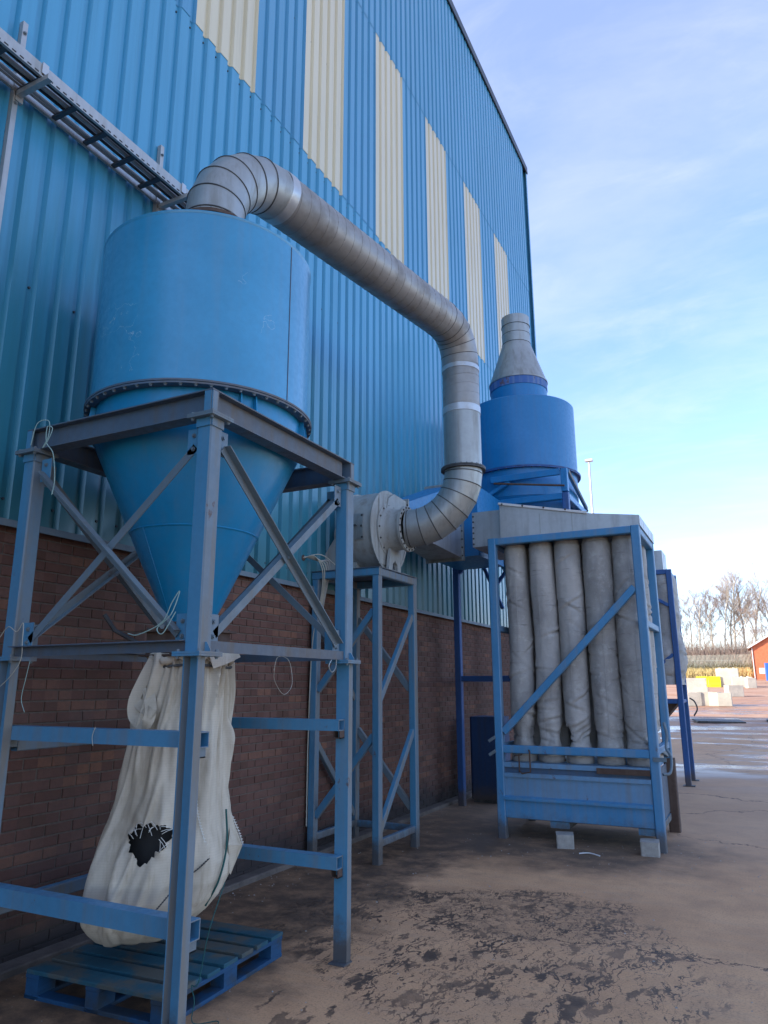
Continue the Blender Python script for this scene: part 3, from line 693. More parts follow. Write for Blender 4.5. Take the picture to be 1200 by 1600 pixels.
dirr = (B1-A2).normalized()
e1 = B1; e2 = B1+V((dirr.x*.26, dirr.y*.26, -.06)); e3 = V((VP.x-.006, VP.y-.04, 5.86)); 
mitre('run', [A2, B1], r_, ['galv_run'], names=['straight_run'], seam=None)
mitre('elbow_section', [B1]+[B1*((1-t)**2)+CN*(2*t*(1-t)*.97)+V((VP.x, VP.y, VP.z))*(t*t)+CN*0+(B1+VP)*(t*(1-t)*.03) for t in (.2, .4, .62, .84)]+[VP], r_, 'galv_run', sr=.004)
# spiral seam of the long run
def spiral(p0, p1, r, pitch, name='spiral_seam', mat='galv_run', tr_=.0035):
    p0, p1 = V(p0), V(p1); d = (p1-p0); Ln = d.length; d.normalize(); u = d.orthogonal().normalized(); w = d.cross(u); n = int(Ln/pitch*28)
    mk(name, MB().tube([p0+d*(Ln*i/n)+(u*cos(2*pi*i/28)+w*sin(2*pi*i/28))*(r+.0005) for i in range(n+1)], tr_, 4), mat, pipe, smooth=60)
spiral(A2+dirr*.1, B1, r_, .125, tr_=.0028)
def band(p, d, r, w, mat='tape', name='joint_band', t=.006):
    d = V(d).normalized(); p = V(p); m = MB(); n = 48; u = d.orthogonal().normalized(); ww = d.cross(u); vs = []
    for (o, rr) in ((-w/2, r), (-w/2+.004, r+t), (w/2-.004, r+t), (w/2, r)):
        vs += [p+d*o+(u*cos(2*pi*k/n)+ww*sin(2*pi*k/n))*(rr+(noise.noise(V((k*.9, o*50, 2)))*.002)) for k in range(n)]
    m.add(vs, [(j*n+k, j*n+(k+1) % n, (j+1)*n+(k+1) % n, (j+1)*n+k) for j in range(3) for k in range(n)])
    return mk(name, m, mat, pipe, smooth=50)
band(A2+dirr*.05, dirr, r_, .1)
VB = V((-2.835, 7.70, 4.22))
mitre('riser', [VP, V((VP.x, VP.y, 4.93))], r_-.003, ['galv_run'], names=['spiral_riser'], seam=None)
spiral((VP.x, VP.y, 5.55), (VP.x, VP.y, 4.95), r_-.003, .115, tr_=.003)
band((VP.x, VP.y, VP.z-.05), (0, 0, 1), r_-.002, .06); band((VP.x, VP.y, 4.93), (0, 0, 1), r_-.002, .09)
mitre('riser', [V((VP.x, VP.y, 4.93)), V((VB.x, VB.y, 4.22))], r_-.002, ['galv'], names=['plain_riser'], seam=None)
vf = mk('riser_flange', MB().lathe((VB.x, VB.y, 0), [(.21, 4.21), (.262, 4.21), (.262, 4.225), (.21, 4.225)], 48, close=True).lathe((VB.x, VB.y, 0), [(.21, 4.192), (.262, 4.192), (.262, 4.205), (.21, 4.205)], 48, close=True), 'darkmetal', pipe, smooth=40)
for i in range(24):
    a = 2*pi*i/24; bolt(vf, (VB.x+.244*cos(a), VB.y+.244*sin(a), 4.225), (0, 0, 1)); 
IN = V((-3.50, 7.56, 3.54)); RB = VB.z-IN.z-.04; hd = V((IN.x-VB.x, IN.y-VB.y, 0)); Lh = hd.length; hd.normalize()
pts = [VB+V((0, 0, -.03))]; 
for i in range(0, 8):
    a = radians(90)*i/7
    pts.append(V((VB.x, VB.y, 0))+hd*((1-cos(a))*(Lh-.03))+V((0, 0, IN.z+(1-sin(a))*RB)))
pts[1] = VB+V((0, 0, -.06)) if (pts[1]-pts[0]).length < .02 else pts[1]
pts.append(IN)
mitre('elbow_section', pts, r_-.002, 'galv', sr=.0065, first_seam=False)

# ------------------------------------------------------------------ fan on its stand
FC = V((-3.9, 7.56, 3.53))
fan = thing('centrifugal_fan', (-3.9, 7.56, 3.02), 'pale grey centrifugal fan with round casing on the blue stand', 'fan')
FX0, FX1, FRD = -4.12, -3.74, .475
mk('casing', MB().lathe((0, FC.y, FC.z), [(0.02, FX0), (FRD, FX0), (FRD, FX1), (0.02, FX1)], 80, axis='x'), 'fan', fan, smooth=40)
for x in (FX0-.006, FX1-.006): mk('casing_rib', MB().lathe((0, FC.y, FC.z), [(FRD-.02, x), (FRD+.016, x), (FRD+.016, x+.012), (FRD-.02, x+.012)], 80, axis='x', close=True), 'fan', fan, smooth=40)
mk('side_plate', MB().box((FX1+.001, FC.y-.28, FC.z-.42), (FX1+.012, FC.y-.02, FC.z+.40)), 'fan', fan)
ot = mk('outlet', MB().box((FX0+.01, FC.y-.02, FC.z+.12), (FX1-.004, FC.y+.46, FC.z+.472)), 'fan', fan)
mk('outlet_cheek', MB().add([(x, FC.y+a, FC.z+b) for x in (FX1+.002, FX1+.03) for a, b in ((-.12, .26), (-.06, .40), (.08, .478), (.44, .46), (.44, .1), (.2, .17))], [(5, 4, 3, 2, 1, 0), (6, 7, 8, 9, 10, 11)]+[(i, (i+1) % 6, 6+(i+1) % 6, 6+i) for i in range(6)]), 'fan', fan, fix=True)
of = mk('outlet_flange', MB().box((FX0-.03, FC.y+.44, FC.z+.09), (FX1+.05, FC.y+.462, FC.z+.5)), 'fan', fan)
for z in (.15, .28, .42): bolt(of, (FX1+.035, FC.y+.44, FC.z+z), (0, -1, 0), True)
ipl = mk('inlet_plate', MB().lathe((0, IN.y, IN.z), [(.0, FX1+.02), (.33, FX1+.02), (.33, FX1+.006), (0, FX1+.006)], 48, axis='x'), 'fan', fan, smooth=40)
for i in range(14):
    a = 2*pi*i/14; bolt(ipl, (FX1+.02, IN.y+.3*cos(a), IN.z+.3*sin(a)), (1, 0, 0), True)
mk('inlet_cone', MB().lathe((0, IN.y, IN.z), [(.285, FX1+.02), (.262, FX1+.05), (.245, FX1+.1), (.235, -3.53), (.235, -3.515)], 48, axis='x'), 'fan', fan, smooth=40)
ifl = mk('inlet_flange', MB().lathe((0, IN.y, IN.z), [(.22, -3.515), (.27, -3.515), (.27, -3.50), (.22, -3.50)], 48, axis='x', close=True).lathe((0, IN.y, IN.z), [(.22, -3.497), (.268, -3.497), (.268, -3.483), (.22, -3.483)], 48, axis='x', close=True), 'fan', fan, smooth=40)
for i in range(20):
    a = 2*pi*i/20; bolt(ifl, (-3.483, IN.y+.25*cos(a), IN.z+.25*sin(a)), (1, 0, 0), True)
# access panel on the rim facing the camera
m = MB(); n = 8
for j, rr in enumerate((FRD+.004, FRD+.014)):
    for i in range(n+1):
        a = radians(163+36*i/n)
        for x in (-4.07, -3.84): m.v.append((x, FC.y+rr*cos(a), FC.z+rr*sin(a)))
q = 2*(n+1)
for i in range(n):
    m.f += [(q+2*i, q+2*i+1, q+2*i+3, q+2*i+2), (2*i, 2*i+2, q+2*i+2, q+2*i), (2*i+1, q+2*i+1, q+2*i+3, 2*i+3)]
m.f += [(0, q, q+1, 1), (2*n, 2*n+1, q+2*n+1, q+2*n)]
ap = mk('access_panel', m, 'galv', fan, fix=True, smooth=40)
for a in (166, 181, 196):
    for x in (-4.055, -3.855):
        d = V((0, cos(radians(a)), sin(radians(a)))); bolt(ap, V((x, FC.y, FC.z))+d*(FRD+.014), d, True)
d = V((0, -1, 0)); mk('handle', MB().box((-4.0, FC.y-FRD-.045, FC.z-.015), (-3.91, FC.y-FRD-.038, FC.z+.01)).box((-4.0, FC.y-FRD-.045, FC.z-.01), (-3.993, FC.y-FRD-.01, FC.z)).box((-3.917, FC.y-FRD-.045, FC.z-.01), (-3.91, FC.y-FRD-.01, FC.z)), 'darkmetal', ap)
mk('pedestal', MB().prof([(-.17, 0), (-.07, 0), (-.06, .1), (0, .15), (.06, .1), (.07, 0), (.17, 0), (.15, .12), (.12, .28), (-.12, .28), (-.15, .12)], (-3.70, FC.y+.0, 3.025), (-3.665, FC.y+.0, 3.025), (0, 1, 0)), 'fan', fan, fix=True)
mk('pedestal_foot', MB().box((-3.74, FC.y-.19, 3.024), (-3.6, FC.y-.06, 3.036)).box((-3.74, FC.y+.06, 3.024), (-3.6, FC.y+.19, 3.036)), 'fan', fan)
mk('motor_guard', MB().prof([(0, 0), (.42, 0), (.42, -.30), (.30, -.42), (.12, -.42), (0, -.25)], (-4.47+.02, 7.28, 3.03), (-4.45, 7.78, 3.03), (1, 0, 0)), 'fan', fan, fix=True)
mk('motor', MB().cyl((-4.42, 7.55, 3.53), (-4.13, 7.55, 3.53), .13, n=24), 'fan', fan, smooth=40)

fs = thing('fan_stand', (-4.0, 7.48, 0), 'tall blue stand with cross bracing beneath the grey fan', 'steel stand')
lx = (-3.625, -4.40); ly = (7.025, 7.945)
for x in lx:
    for y in ly: mk('leg', MB().bar((x, y, 0), (x, y, 2.925), .085, .085, (1, 0, 0)), 'frame', fs)
for y in ly: mk('top_rail', MB().bar((lx[1]-.043, y, 2.97), (lx[0]+.043, y, 2.97), .085, .085), 'frame', fs)
for x in lx: mk('top_rail', MB().bar((x, ly[0]+.044, 2.968), (x, ly[1]-.044, 2.968), .085, .085), 'frame', fs)
mk('deck_plate', MB().box((lx[1]-.05, ly[0]-.05, 3.014), (lx[0]+.05, ly[1]+.05, 3.023)), 'beam', fs)
def sb(p0, p1, w=.05, h=.07, par=fs, mat='frame', ud=(0, 0, 1), name='brace'):
    return mk(name, MB().bar(p0, p1, w, h, ud), mat, par)
xo, xi = lx[0]-.04, lx[1]+.04
for zb, zt in ((1.70, 2.55), (.40, 1.24)):
    sb((xi, ly[0], zb), (xo, ly[0], zt)); sb((xi, ly[1], zt), (xo, ly[1], zb), mat='brace')
    sb((lx[0], ly[0]+.04, zb-.1), (lx[0], ly[1]-.04, zt)); sb((lx[1], ly[1]-.04, zb-.1), (lx[1], ly[0]+.04, zt-.1), mat='brace')
for x in lx: sb((x, ly[0]+.04, .19), (x, ly[1]-.04, .19), name='foot_rail')
sb((xi, ly[1], .19), (xo, ly[1], .19), name='foot_rail')

# outlet transition and blue duct to the second drum
od = thing('transition_duct', (-3.85, 9.0, 3.5), 'rectangular duct flaring from the fan outlet, half hidden behind the elbow', 'duct')
y0, y1 = FC.y+.465, 9.6
a = [(FX0+.02, y0, FC.z+.12), (FX1, y0, FC.z+.12), (FX1, y0, FC.z+.46), (FX0+.02, y0, FC.z+.46)]
b = [(-4.12, y1, 3.52), (-3.60, y1, 3.52), (-3.60, y1, 4.60), (-4.12, y1, 4.60)]
# lower grey body, upper blue hood, seam halfway up
def lerp(p, q, t): return V(p)*(1-t)+V(q)*t
aM = [a[0], a[1], lerp(a[1], a[2], .35), lerp(a[0], a[3], .35)]; bM = [b[0], b[1], lerp(b[1], b[2], .42), lerp(b[0], b[3], .42)]
QF = [(0, 1, 5, 4), (1, 2, 6, 5), (2, 3, 7, 6), (3, 0, 4, 7)]
mk('lower_panel', MB().add(aM+bM, QF), 'galv_light', od)
aU = [aM[3], aM[2], a[2], a[3]]; bU = [bM[3], bM[2], b[2], b[3]]
mk('upper_panel', MB().add([V(p)+V((.004, 0, .003)) for p in aU]+[V(p)+V((.004, 0, .003)) for p in bU], QF), 'deepblue', od)
tf = mk('flange', MB().box((-4.16, y1, 3.48), (-3.56, y1+.03, 3.535)).box((-4.16, y1, 4.585), (-3.56, y1+.03, 4.64)).box((-3.612, y1, 3.535), (-3.56, y1+.03, 4.585)).box((-4.16, y1, 3.535), (-4.108, y1+.03, 4.585)), 'galv', od)
for z in [3.55+.12*i for i in range(9)]: bolt(tf, (-3.585, y1, z), (0, -1, 0), True)
mk('blue_section', MB().box((-4.1, y1+.031, 3.54), (-3.35, 10.78, 4.58)), 'deepblue', od)

# cables from the wall beside the fan stand
wc = thing('cable_bundle', (-4.46, 6.8, 3.15), 'cream cables looping out of a hole in the sheeting and down the bricks', 'cables')
mk('wall_hole', MB().cyl((WX+.03, 6.8, 3.155), (WX+.034, 6.8, 3.155), .035, n=20), 'rust', wc)
for i in range(5):
    o = .05*i
    mk('cable', MB().tube(curve([(WX+.01, 6.8, 3.15+.008*i), (WX+.15, 6.86+o*.3, 3.17-.01*i), (WX+.2+.01*i, 6.95+o*.4, 2.98+.03*i), (WX+.13, 7.0+.02*i, 2.6), (WX+.06, 6.98+.03*i, 2.2), (WX+.03, 6.98+.03*i, 1.2), (WX+.03, 6.98+.03*i, .3)], 8), .0065, 6), 'wire' if i < 3 else 'tray', wc, smooth=60)
mk('cable', MB().tube(curve([(WX+.03, 6.8, 3.16), (WX+.18, 6.95, 3.2), (-4.2, 7.2, 3.06)], 8), .006, 6), 'wire', wc, smooth=60)

# ------------------------------------------------------------------ second drum
DC = (-3.25, 11.75)
dr2 = thing('cyclone_drum', (DC[0], DC[1], 4.6), 'strong blue drum with a grey cone and chimney, behind the bag filter', 'cyclone')
def dz(z): return (DC[0], DC[1], z)
mk('drum', MB().lathe(dz(0), [(.915, 5.16), (.915, 6.36), (.90, 6.375)], 96), 'deepblue', dr2, smooth=40)
mk('drum_lid', MB().lathe(dz(0), [(.90, 6.376), (.5, 6.40)], 96), 'deepblue', dr2, smooth=40)
rf = mk('rim_flange', MB().lathe(dz(0), [(.9, 5.165), (.965, 5.165), (.965, 5.15), (.9, 5.15)], 96, close=True).lathe(dz(0), [(.9, 5.146), (.962, 5.146), (.962, 5.13), (.9, 5.13)], 96, close=True), 'deepblue_leg', dr2, smooth=40)
for i in range(44):
    a = 2*pi*i/44; bolt(rf, (DC[0]+.945*cos(a), DC[1]+.945*sin(a), 5.13), (0, 0, -1), True)
mk('lower_drum', MB().lathe(dz(0), [(.905, 5.15), (.905, 4.68)], 96), 'deepblue', dr2, smooth=40)
mk('cone', MB().lathe(dz(0), [(.905, 4.675), (.2, 3.2)], 64), 'deepblue', dr2, smooth=40)
mk('neck', MB().lathe(dz(0), [(.49, 6.39), (.49, 6.78)], 64), 'deepblue', dr2, smooth=40)
mk('rusty_band', MB().lathe(dz(0), [(.492, 6.76), (.5, 6.76), (.5, 6.9), (.492, 6.9)], 64, close=True), paint('rust_and_blue_flaking', (.03, .11, .32), .6, .4, .8, dust=(.25, .32, .4), dustamt=.7, mud=False, rustcol=(.12, .05, .03), chip=.56), dr2, smooth=40)
mk('cone_rim', MB().lathe(dz(0), [(.495, 6.9), (.512, 6.9), (.512, 6.925), (.495, 6.925)], 64, close=True), 'galv', dr2, smooth=40)
mk('reducer', MB().lathe(dz(0), [(.5, 6.93), (.25, 7.68)], 64), 'galv', dr2, smooth=40)
for z0, z1, r in ((7.68, 7.86, .248), (7.862, 8.02, .244), (8.022, 8.2, .248)):
    c = mk('chimney_section', MB().lathe(dz(0), [(r, z0), (r, z1), (r-.006, z1), (r-.006, z0)], 48), 'galv', dr2, smooth=40)
    mk('seam', MB().lathe(dz(0), [(r, z0), (r+.008, z0+.004), (r, z0+.01)], 48), 'darkmetal', c, smooth=60)
fr2 = thing('cyclone_stand', (DC[0], DC[1], 0), 'tall deep blue leg frame under the strong blue drum', 'steel frame')
qx = (-4.16, -2.34); qy = (10.84, 12.66)
for x in qx:
    for y in qy:
        mk('leg', MB().bar((x, y, 0), (x, y, 4.62), .1, .1, (1, 0, 0)), 'deepblue_leg', fr2)
for y in qy:
    mk('top_rail', MB().bar((qx[0]+.05, y, 4.57), (qx[1]-.05, y, 4.57), .1, .1), 'deepblue', fr2)
    mk('mid_rail', MB().bar((qx[0]+.05, y, 1.85), (qx[1]-.05, y, 1.85), .08, .08), 'deepblue_leg', fr2)
for x in qx:
    mk('top_rail', MB().bar((x, qy[0]+.05, 4.57), (x, qy[1]-.05, 4.57), .1, .1), 'deepblue', fr2)
    mk('mid_rail', MB().bar((x, qy[0]+.05, 1.85), (x, qy[1]-.05, 1.85), .08, .08), 'deepblue_leg', fr2)
    mk('brace', MB().bar((x, qy[0]+.05, 3.6), (x, qy[0]+.8, 4.5), .06, .06), 'deepblue_leg', fr2)
for y in qy:
    mk('brace', MB().bar((qx[0]+.05, y, 3.5), (qx[0]+.85, y, 4.5), .06, .06), 'deepblue_leg', fr2)
    mk('brace', MB().bar((qx[0]+.1, y, 4.4), (qx[0]+.75, y, 2.9), .05, .05), 'deepblue_leg', fr2)
mk('guard_rail', MB().bar((-3.5, 10.78, 4.95), (-2.4, 10.78, 4.95), .05, .1), 'deepblue', fr2)
mk('guard_post', MB().bar((-2.34, 10.83, 4.64), (-2.34, 10.83, 5.0), .1, .1, (1, 0, 0)), 'deepblue', fr2)
mk('guard_brace', MB().bar((-2.3, 10.88, 4.98), (-2.3, 12.2, 4.66), .05, .06), 'frame', fr2)
mk('guard_brace', MB().bar((-3.7, 10.8, 4.64), (-3.2, 10.8, 4.9), .05, .06), 'deepblue', fr2)
lb = MB().tube([(-3.42, 10.66, 4.86), (-2.32, 10.7, 4.70)], .016, 8)
tag(mk('loose_bar', lb, 'rust', loc=(-3.4, 10.7, 4.8), smooth=40), 'thin rusty bar propped across the blue rail below the far drum', 'metal bar')
cab = thing('cabinet', (-3.9, 11.4, 0), 'dark blue steel cabinet standing against the brick wall', 'cabinet')
mk('body', MB().bar((-3.9, 11.45, .05), (-3.9, 11.45, 1.27), .5, .5, (1, 0, 0), .03), 'cabinet', cab)
mk('door_panel', MB().box((-4.1, 11.192, .12), (-3.70, 11.199, 1.2)), 'cabinet', cab)
mk('foot', MB().box((-4.12, 11.23, 0), (-3.68, 11.67, .05)), 'darkmetal', cab)

# ------------------------------------------------------------------ bag filters
def fbag(x, y, z0, z1, r, seed, kx=0., pinch=0., nth=40, nz=70, amp=1.):
    """hanging cloth sleeve: circular, sagging, creased"""
    m = MB(); rnd_ = random.Random(seed); ph = [rnd_.uniform(0, 6.28) for _ in range(6)]
    creases = [(z0+.08+(z1-z0-.3)*rnd_.random()**1.6, rnd_.uniform(0, 6.28), rnd_.uniform(.008, .024), rnd_.uniform(-1.5, 1.5)) for _ in range(22)]
    for j in range(nz+1):
        t = j/nz; z = z0+(z1-z0)*t
        cxo = x+kx*sin(pi*t)*.5+.005*sin(3.1*t*pi+ph[0]); cyo = y+.012*sin(2.3*t*pi+ph[1])
        base = r*(1+.03*sin(5*t+ph[2]))
        if t < .12: base *= 1-pinch*sin(pi*t/.12)*.5
        if t > .985: base *= .93
        for i in range(nth):
            a = 2*pi*i/nth
            rr = base*(1+.022*sin(2*a+ph[3]+3*t)+.014*sin(3*a+ph[4]-5*t)*amp)
            for zc, ac, dp, sl in creases:
                da = (a-ac+pi) % (2*pi)-pi; dz_ = z-zc-sl*.1*da
                rr -= dp*amp*math.exp(-(dz_/.016)**2)*math.exp(-(da/1.1)**2)
                rr += dp*.55*amp*math.exp(-((dz_-.035)/.022)**2)*math.exp(-(da/1.1)**2)
            rr += .008*amp*noise.noise(V((cos(a)*3+seed, sin(a)*3, z*5)))
            if pinch and t < .14:
                lobe = abs(cos(a*1.5+ph[5])); rr -= pinch*r*.9*sin(pi*t/.14)*lobe**2
            m.v.append((cxo+rr*cos(a), cyo+rr*sin(a), z))
    for j in range(nz):
        for i in range(nth):
            k2 = (i+1) % nth; m.f.append((j*nth+i, j*nth+k2, (j+1)*nth+k2, (j+1)*nth+i))
    m.f.append(tuple(range(nth-1, -1, -1))); m.f.append(tuple(range(nz*nth, (nz+1)*nth)))
    return m
bf = thing('bag_filter', (-2.0, 9.5, 0), 'nearer bag filter, blue frame of grey hanging filter bags with one long diagonal brace', 'bag filter')
LX, RX, FY, RY = -2.89, -1.12, 8.85, 10.12
mk('leg', MB().bar((LX, FY, .0), (LX, FY, 3.59), .1, .1, (1, 0, 0)), 'unit', bf)
mk('leg', MB().bar((RX, FY, .0), (RX, FY, 3.59), .1, .1, (1, 0, 0)), 'unit', bf)
mk('leg', MB().bar((RX, RY, .85), (RX, RY, 3.59), .1, .1, (1, 0, 0)), 'unit', bf)
mk('leg', MB().bar((RX+.012, RY, 0), (RX+.012, RY, .86), .13, .13, (1, 0, 0)), 'rust', bf)
mk('leg', MB().bar((LX, RY, .0), (LX, RY, 3.59), .1, .1, (1, 0, 0)), 'unit', bf)
for y, yo in ((FY, -1), (RY, 1)):
    mk('top_rail', MB().bar((LX+.05, y, 3.545), (RX-.05, y, 3.545), .09, .088), 'unit', bf)
    mk('mid_rail', MB().bar((LX+.05, y, 1.003), (RX-.05, y, 1.003), .08, .09), 'unit', bf)
for x in (LX, RX):
    mk('top_rail', MB().bar((x, FY+.05, 3.545), (x, RY-.05, 3.545), .09, .088), 'unit', bf)
    mk('side_rail', MB().bar((x, FY+.05, 2.45), (x, RY-.05, 2.45), .07, .075), 'unit', bf)
    mk('side_rail', MB().bar((x, FY+.05, 1.02), (x, RY-.05, 1.02), .07, .075), 'unit', bf)
mk('diagonal_brace', MB().bar((LX+.06, FY-.005, 1.20), (RX-.06, FY-.005, 2.86), .07, .085), 'unit', bf)
mk('side_brace', MB().bar((RX, FY+.06, 1.1), (RX, RY-.06, .9), .03, .05), 'brace', bf)
xs_ = [-2.66, -2.325, -1.985, -1.63, -1.295]
for r_i, yy in enumerate((9.1, 9.47, 9.84)):
    for i, x in enumerate(xs_):
        near = r_i == 0
        m = fbag(x+(.0), yy, .985, 3.515, (.148, .152, .155, .168, .158)[i] if near else .155, 11+i+10*r_i, kx=(.02, .03, .0, .0, -.0)[i], pinch=(.22, .26, .36, .12, .1)[i] if near else .1, nth=48 if near or i == 4 else 20, nz=150 if near or i == 4 else 24)
        b_ = mk('filter_bag', m, 'filter' if (i+r_i) % 3 else 'filter2', bf, smooth=70)
        if near or i == 4:
            mk('collar', MB().lathe((x, yy, 0), [(.13, .985), (.15, .98), (.158, .95), (.155, .90), (.16, .87), (.15, .855)], 32), 'filter', b_, smooth=60)
            mk('clamp_band', MB().lathe((x, yy, 0), [(.159, .955), (.165, .952), (.165, .936), (.159, .933)], 32), 'galv', b_, smooth=60)
            mk('seam_stitching', MB().tube([(x+(.02, -.03, -.02, .03, .05)[i]+.01*sin(t*2), yy-(.148, .152, .155, .168, .158)[i]-.002+.004*sin(3*t), 1.15+t*2.3) for t in [k/24 for k in range(25)]], .0028, 4), 'seamthread', b_)
# body box
tp = .0
mk('tray_top', MB().box((LX+.05, FY-.03, .80), (RX-.05, RY-.0, .853)), 'unit_panel', bf)
mk('rusty_lip', MB().box((-1.75, FY-.052, .775), (RX-.055, FY-.031, .835)), 'rust', bf, label='rusty stretch of the box lip')
mk('upper_lip', MB().box((LX+.052, FY-.045, .69), (RX-.052, FY-.005, .735)), 'unit_panel', bf)
mk('slot_panel', MB().box((LX+.055, FY-.0, .735), (RX-.055, FY+.012, .80)), 'frame_dark', bf)
mk('front_panel', MB().box((LX+.053, FY-.02, .475), (RX-.053, FY-.008, .689)), 'unit_panel', bf)
mk('fold_strip', MB().prof([(0, 0), (.0, .05), (-.045, .035), (-.045, .005)], (LX+.04, FY-.021, .43), (RX-.053, FY-.021, .43), (0, 1, 0)), 'unit', bf, fix=True)
mk('lower_panel', MB().box((LX+.053, FY-.03, .235), (RX-.053, FY-.012, .43)), 'unit', bf)
mk('side_panel', MB().box((RX-.03, FY+.055, .24), (RX-.02, RY-.07, .8)), 'frame_dark', bf)
mk('side_panel', MB().box((LX+.02, FY+.055, .24), (LX+.03, RY-.07, .8)), 'frame_dark', bf)
mk('floor_plate', MB().box((LX+.06, FY+.0, .225), (RX-.06, RY-.06, .234)), 'frame_dark', bf)
for xx in (-2.2, -1.23): mk('skid', MB().box((xx-.12, FY-.01, .155), (xx+.1, RY-.1, .224)), 'frame', bf)
# little latches, clamp and bent handle
for z in (1.16, 1.0): mk('latch', MB().bar((LX-.04, FY-.06, z-.02), (LX-.12, FY-.06, z-.07), .025, .035), 'brace', bf)
mk('latch', MB().box((RX-.01, FY-.065, .93), (RX+.13, FY-.055, .975)), 'brace', bf)
mk('screw_clamp', MB().tube([(-2.52, FY-.06, 1.0), (-2.5, FY-.1, .99), (-2.5, FY-.1, .76), (-2.6, FY-.1, .74), (-2.64, FY-.07, .76)], .010, 8).cyl((-2.64, FY-.07, .75), (-2.64, FY-.07, .95), .009, n=8).cyl((-2.7, FY-.07, .93), (-2.6, FY-.07, .95), .006, n=6), 'rust', bf, smooth=40)
mk('bent_handle', MB().tube(curve([(RX+.07, FY+.5, 1.32), (RX+.1, FY+.45, 1.18), (RX+.09, FY+.35, 1.05), (RX+.14, FY+.3, .95), (RX+.13, FY+.2, .8), (RX+.06, FY+.12, .78)], 6), .016, 8), 'brace', bf, smooth=40)
# hood
HY0, HY1 = FY-.02, RY+.05
hm = [(LX+.12, HY0, 3.592), (RX+.06, HY0, 3.592), (RX+.06, HY0, 3.715), (-1.66, HY0, 3.80), (LX+.12, HY0, 4.04)]
hb = [(x, HY1, z) for x, y, z in hm]
hood = mk('hood', MB().add(hm+hb, [(0, 1, 2, 3, 4), (9, 8, 7, 6, 5), (0, 5, 6, 1), (1, 6, 7, 2), (2, 7, 8, 3), (3, 8, 9, 4), (4, 9, 5, 0)]), 'galv_light', bf, fix=True)
mk('hood_trim', MB().bar((LX+.11, HY0-.006, 4.045), (-1.66, HY0-.006, 3.805), .03, .03), 'white', hood)
for x in (-2.25, -1.85): mk('panel_joint', MB().box((x-.004, HY0-.005, 3.60), (x+.004, HY0-.001, 3.86 if x < -2 else 3.82)), 'galv', hood)
for i in range(5): bolt(hood, (LX+.16+i*.27, HY0-.021, 4.03-i*.052), (0, -1, 0), True)
sb_ = mk('side_box', MB().box((-3.20, FY+.12, 3.53), (LX+.118, RY, 4.0)), 'galv_light', bf)
for i in range(6): bolt(sb_, (-3.185, FY+.12, 3.57+i*.075), (0, -1, 0), True)

CB = MB().bar((0, 0, 0), (0, 0, .14), .22, .19, (1, 0, 0), .012)
for (x, y, a, lab, rl) in ((-2.12, 8.22+.45, .25, 'small rough concrete block under the skid in the middle of the nearer bag filter', 0), (-1.22, 8.40+.28, .1, 'small rough concrete block beneath the right end of the nearer bag filter', 1)):
    o = mk('concrete_block', CB, 'conc'); o.location = (x, y, 0); o.rotation_euler = (0, 0, a); tag(o, lab, 'concrete block', 'concrete blocks propping the bag filter')
rg = tag(mk('white_scrap', MB().tube(curve([(-1.9, 8.35, .012), (-1.8, 8.38, .02), (-1.68, 8.33, .012)], 5), .007, 6), 'white', loc=(-1.8, 8.35, 0)), 'thin curved white scrap lying in front of the bag filter', 'scrap')

# second unit
bg2 = thing('bag_filter', (-2.2, 15, 0), 'farther bag filter with bulging grey bags, showing behind the right edge of the nearer one', 'bag filter')
X0, X1, YA_, YB_ = -3.1, -1.31, 14.6, 15.5
for x in (X0, X1):
    for y in (YA_, YB_): mk('leg', MB().bar((x, y, 0), (x, y, 3.88), .1, .1, (1, 0, 0)), 'deepblue_leg', bg2)
for y in (YA_, YB_):
    mk('top_rail', MB().bar((X0+.05, y, 3.84), (X1-.05, y, 3.84), .08, .09), 'deepblue_leg', bg2)
    mk('low_rail', MB().bar((X0+.05, y, 1.45), (X1-.05, y, 1.45), .07, .07), 'deepblue_leg', bg2)
    mk('brace', MB().bar((X1-.05, y-.01, 3.2), (X1-.9, y-.01, 3.75), .06, .06), 'deepblue_leg', bg2)
    mk('brace', MB().bar((X1-.05, y-.01, 2.3), (X1-1.0, y-.01, 1.55), .06, .06), 'deepblue_leg', bg2)
for z in (3.83, 2.95, 2.05, 1.45): mk('side_rail', MB().bar((X1, YA_+.05, z), (X1, YB_-.05, z), .06, .06), 'unit' if z > 1.5 else 'deepblue_leg', bg2)
mk('hood', MB().box((X0+.3, YA_+.1, 3.886), (X1-.1, YB_-.1, 4.28)), 'galv_light', bg2)
for r_i, yy in enumerate((14.78, 15.05, 15.32)):
    for i, x in enumerate((-2.9, -2.55, -2.2, -1.85, -1.5)):
        m = fbag(x, yy, 1.75, 3.8, .175 if i < 4 else .19, 70+i+10*r_i, pinch=.1, nth=32 if i > 2 else 16, nz=50 if i > 2 else 14, amp=1.5)
        if i == 4:   # bulging outer bags
            m.v = [(x+(vx-x)*(1+.42*abs(sin((vz-1.75)*3.1))**1.3*(1 if vz < 3.1 else .35))+.05, vy+(vy-yy)*.15*sin(vz*4), vz) for vx, vy, vz in m.v]
        mk('filter_bag', m, 'filter', bg2, smooth=70)
mk('dust_hopper', MB().add([(X0+.05, YA_+.05, 1.42), (X1-.06, YA_+.05, 1.42), (X1-.06, YB_-.05, 1.42), (X0+.05, YB_-.05, 1.42), (-2.3, 14.95, .6), (-2.1, 14.95, .6), (-2.1, 15.15, .6), (-2.3, 15.15, .6)], [(0, 4, 5, 1), (1, 5, 6, 2), (2, 6, 7, 3), (3, 7, 4, 0), (0, 1, 2, 3), (7, 6, 5, 4)]), 'rust', bg2, fix=True)
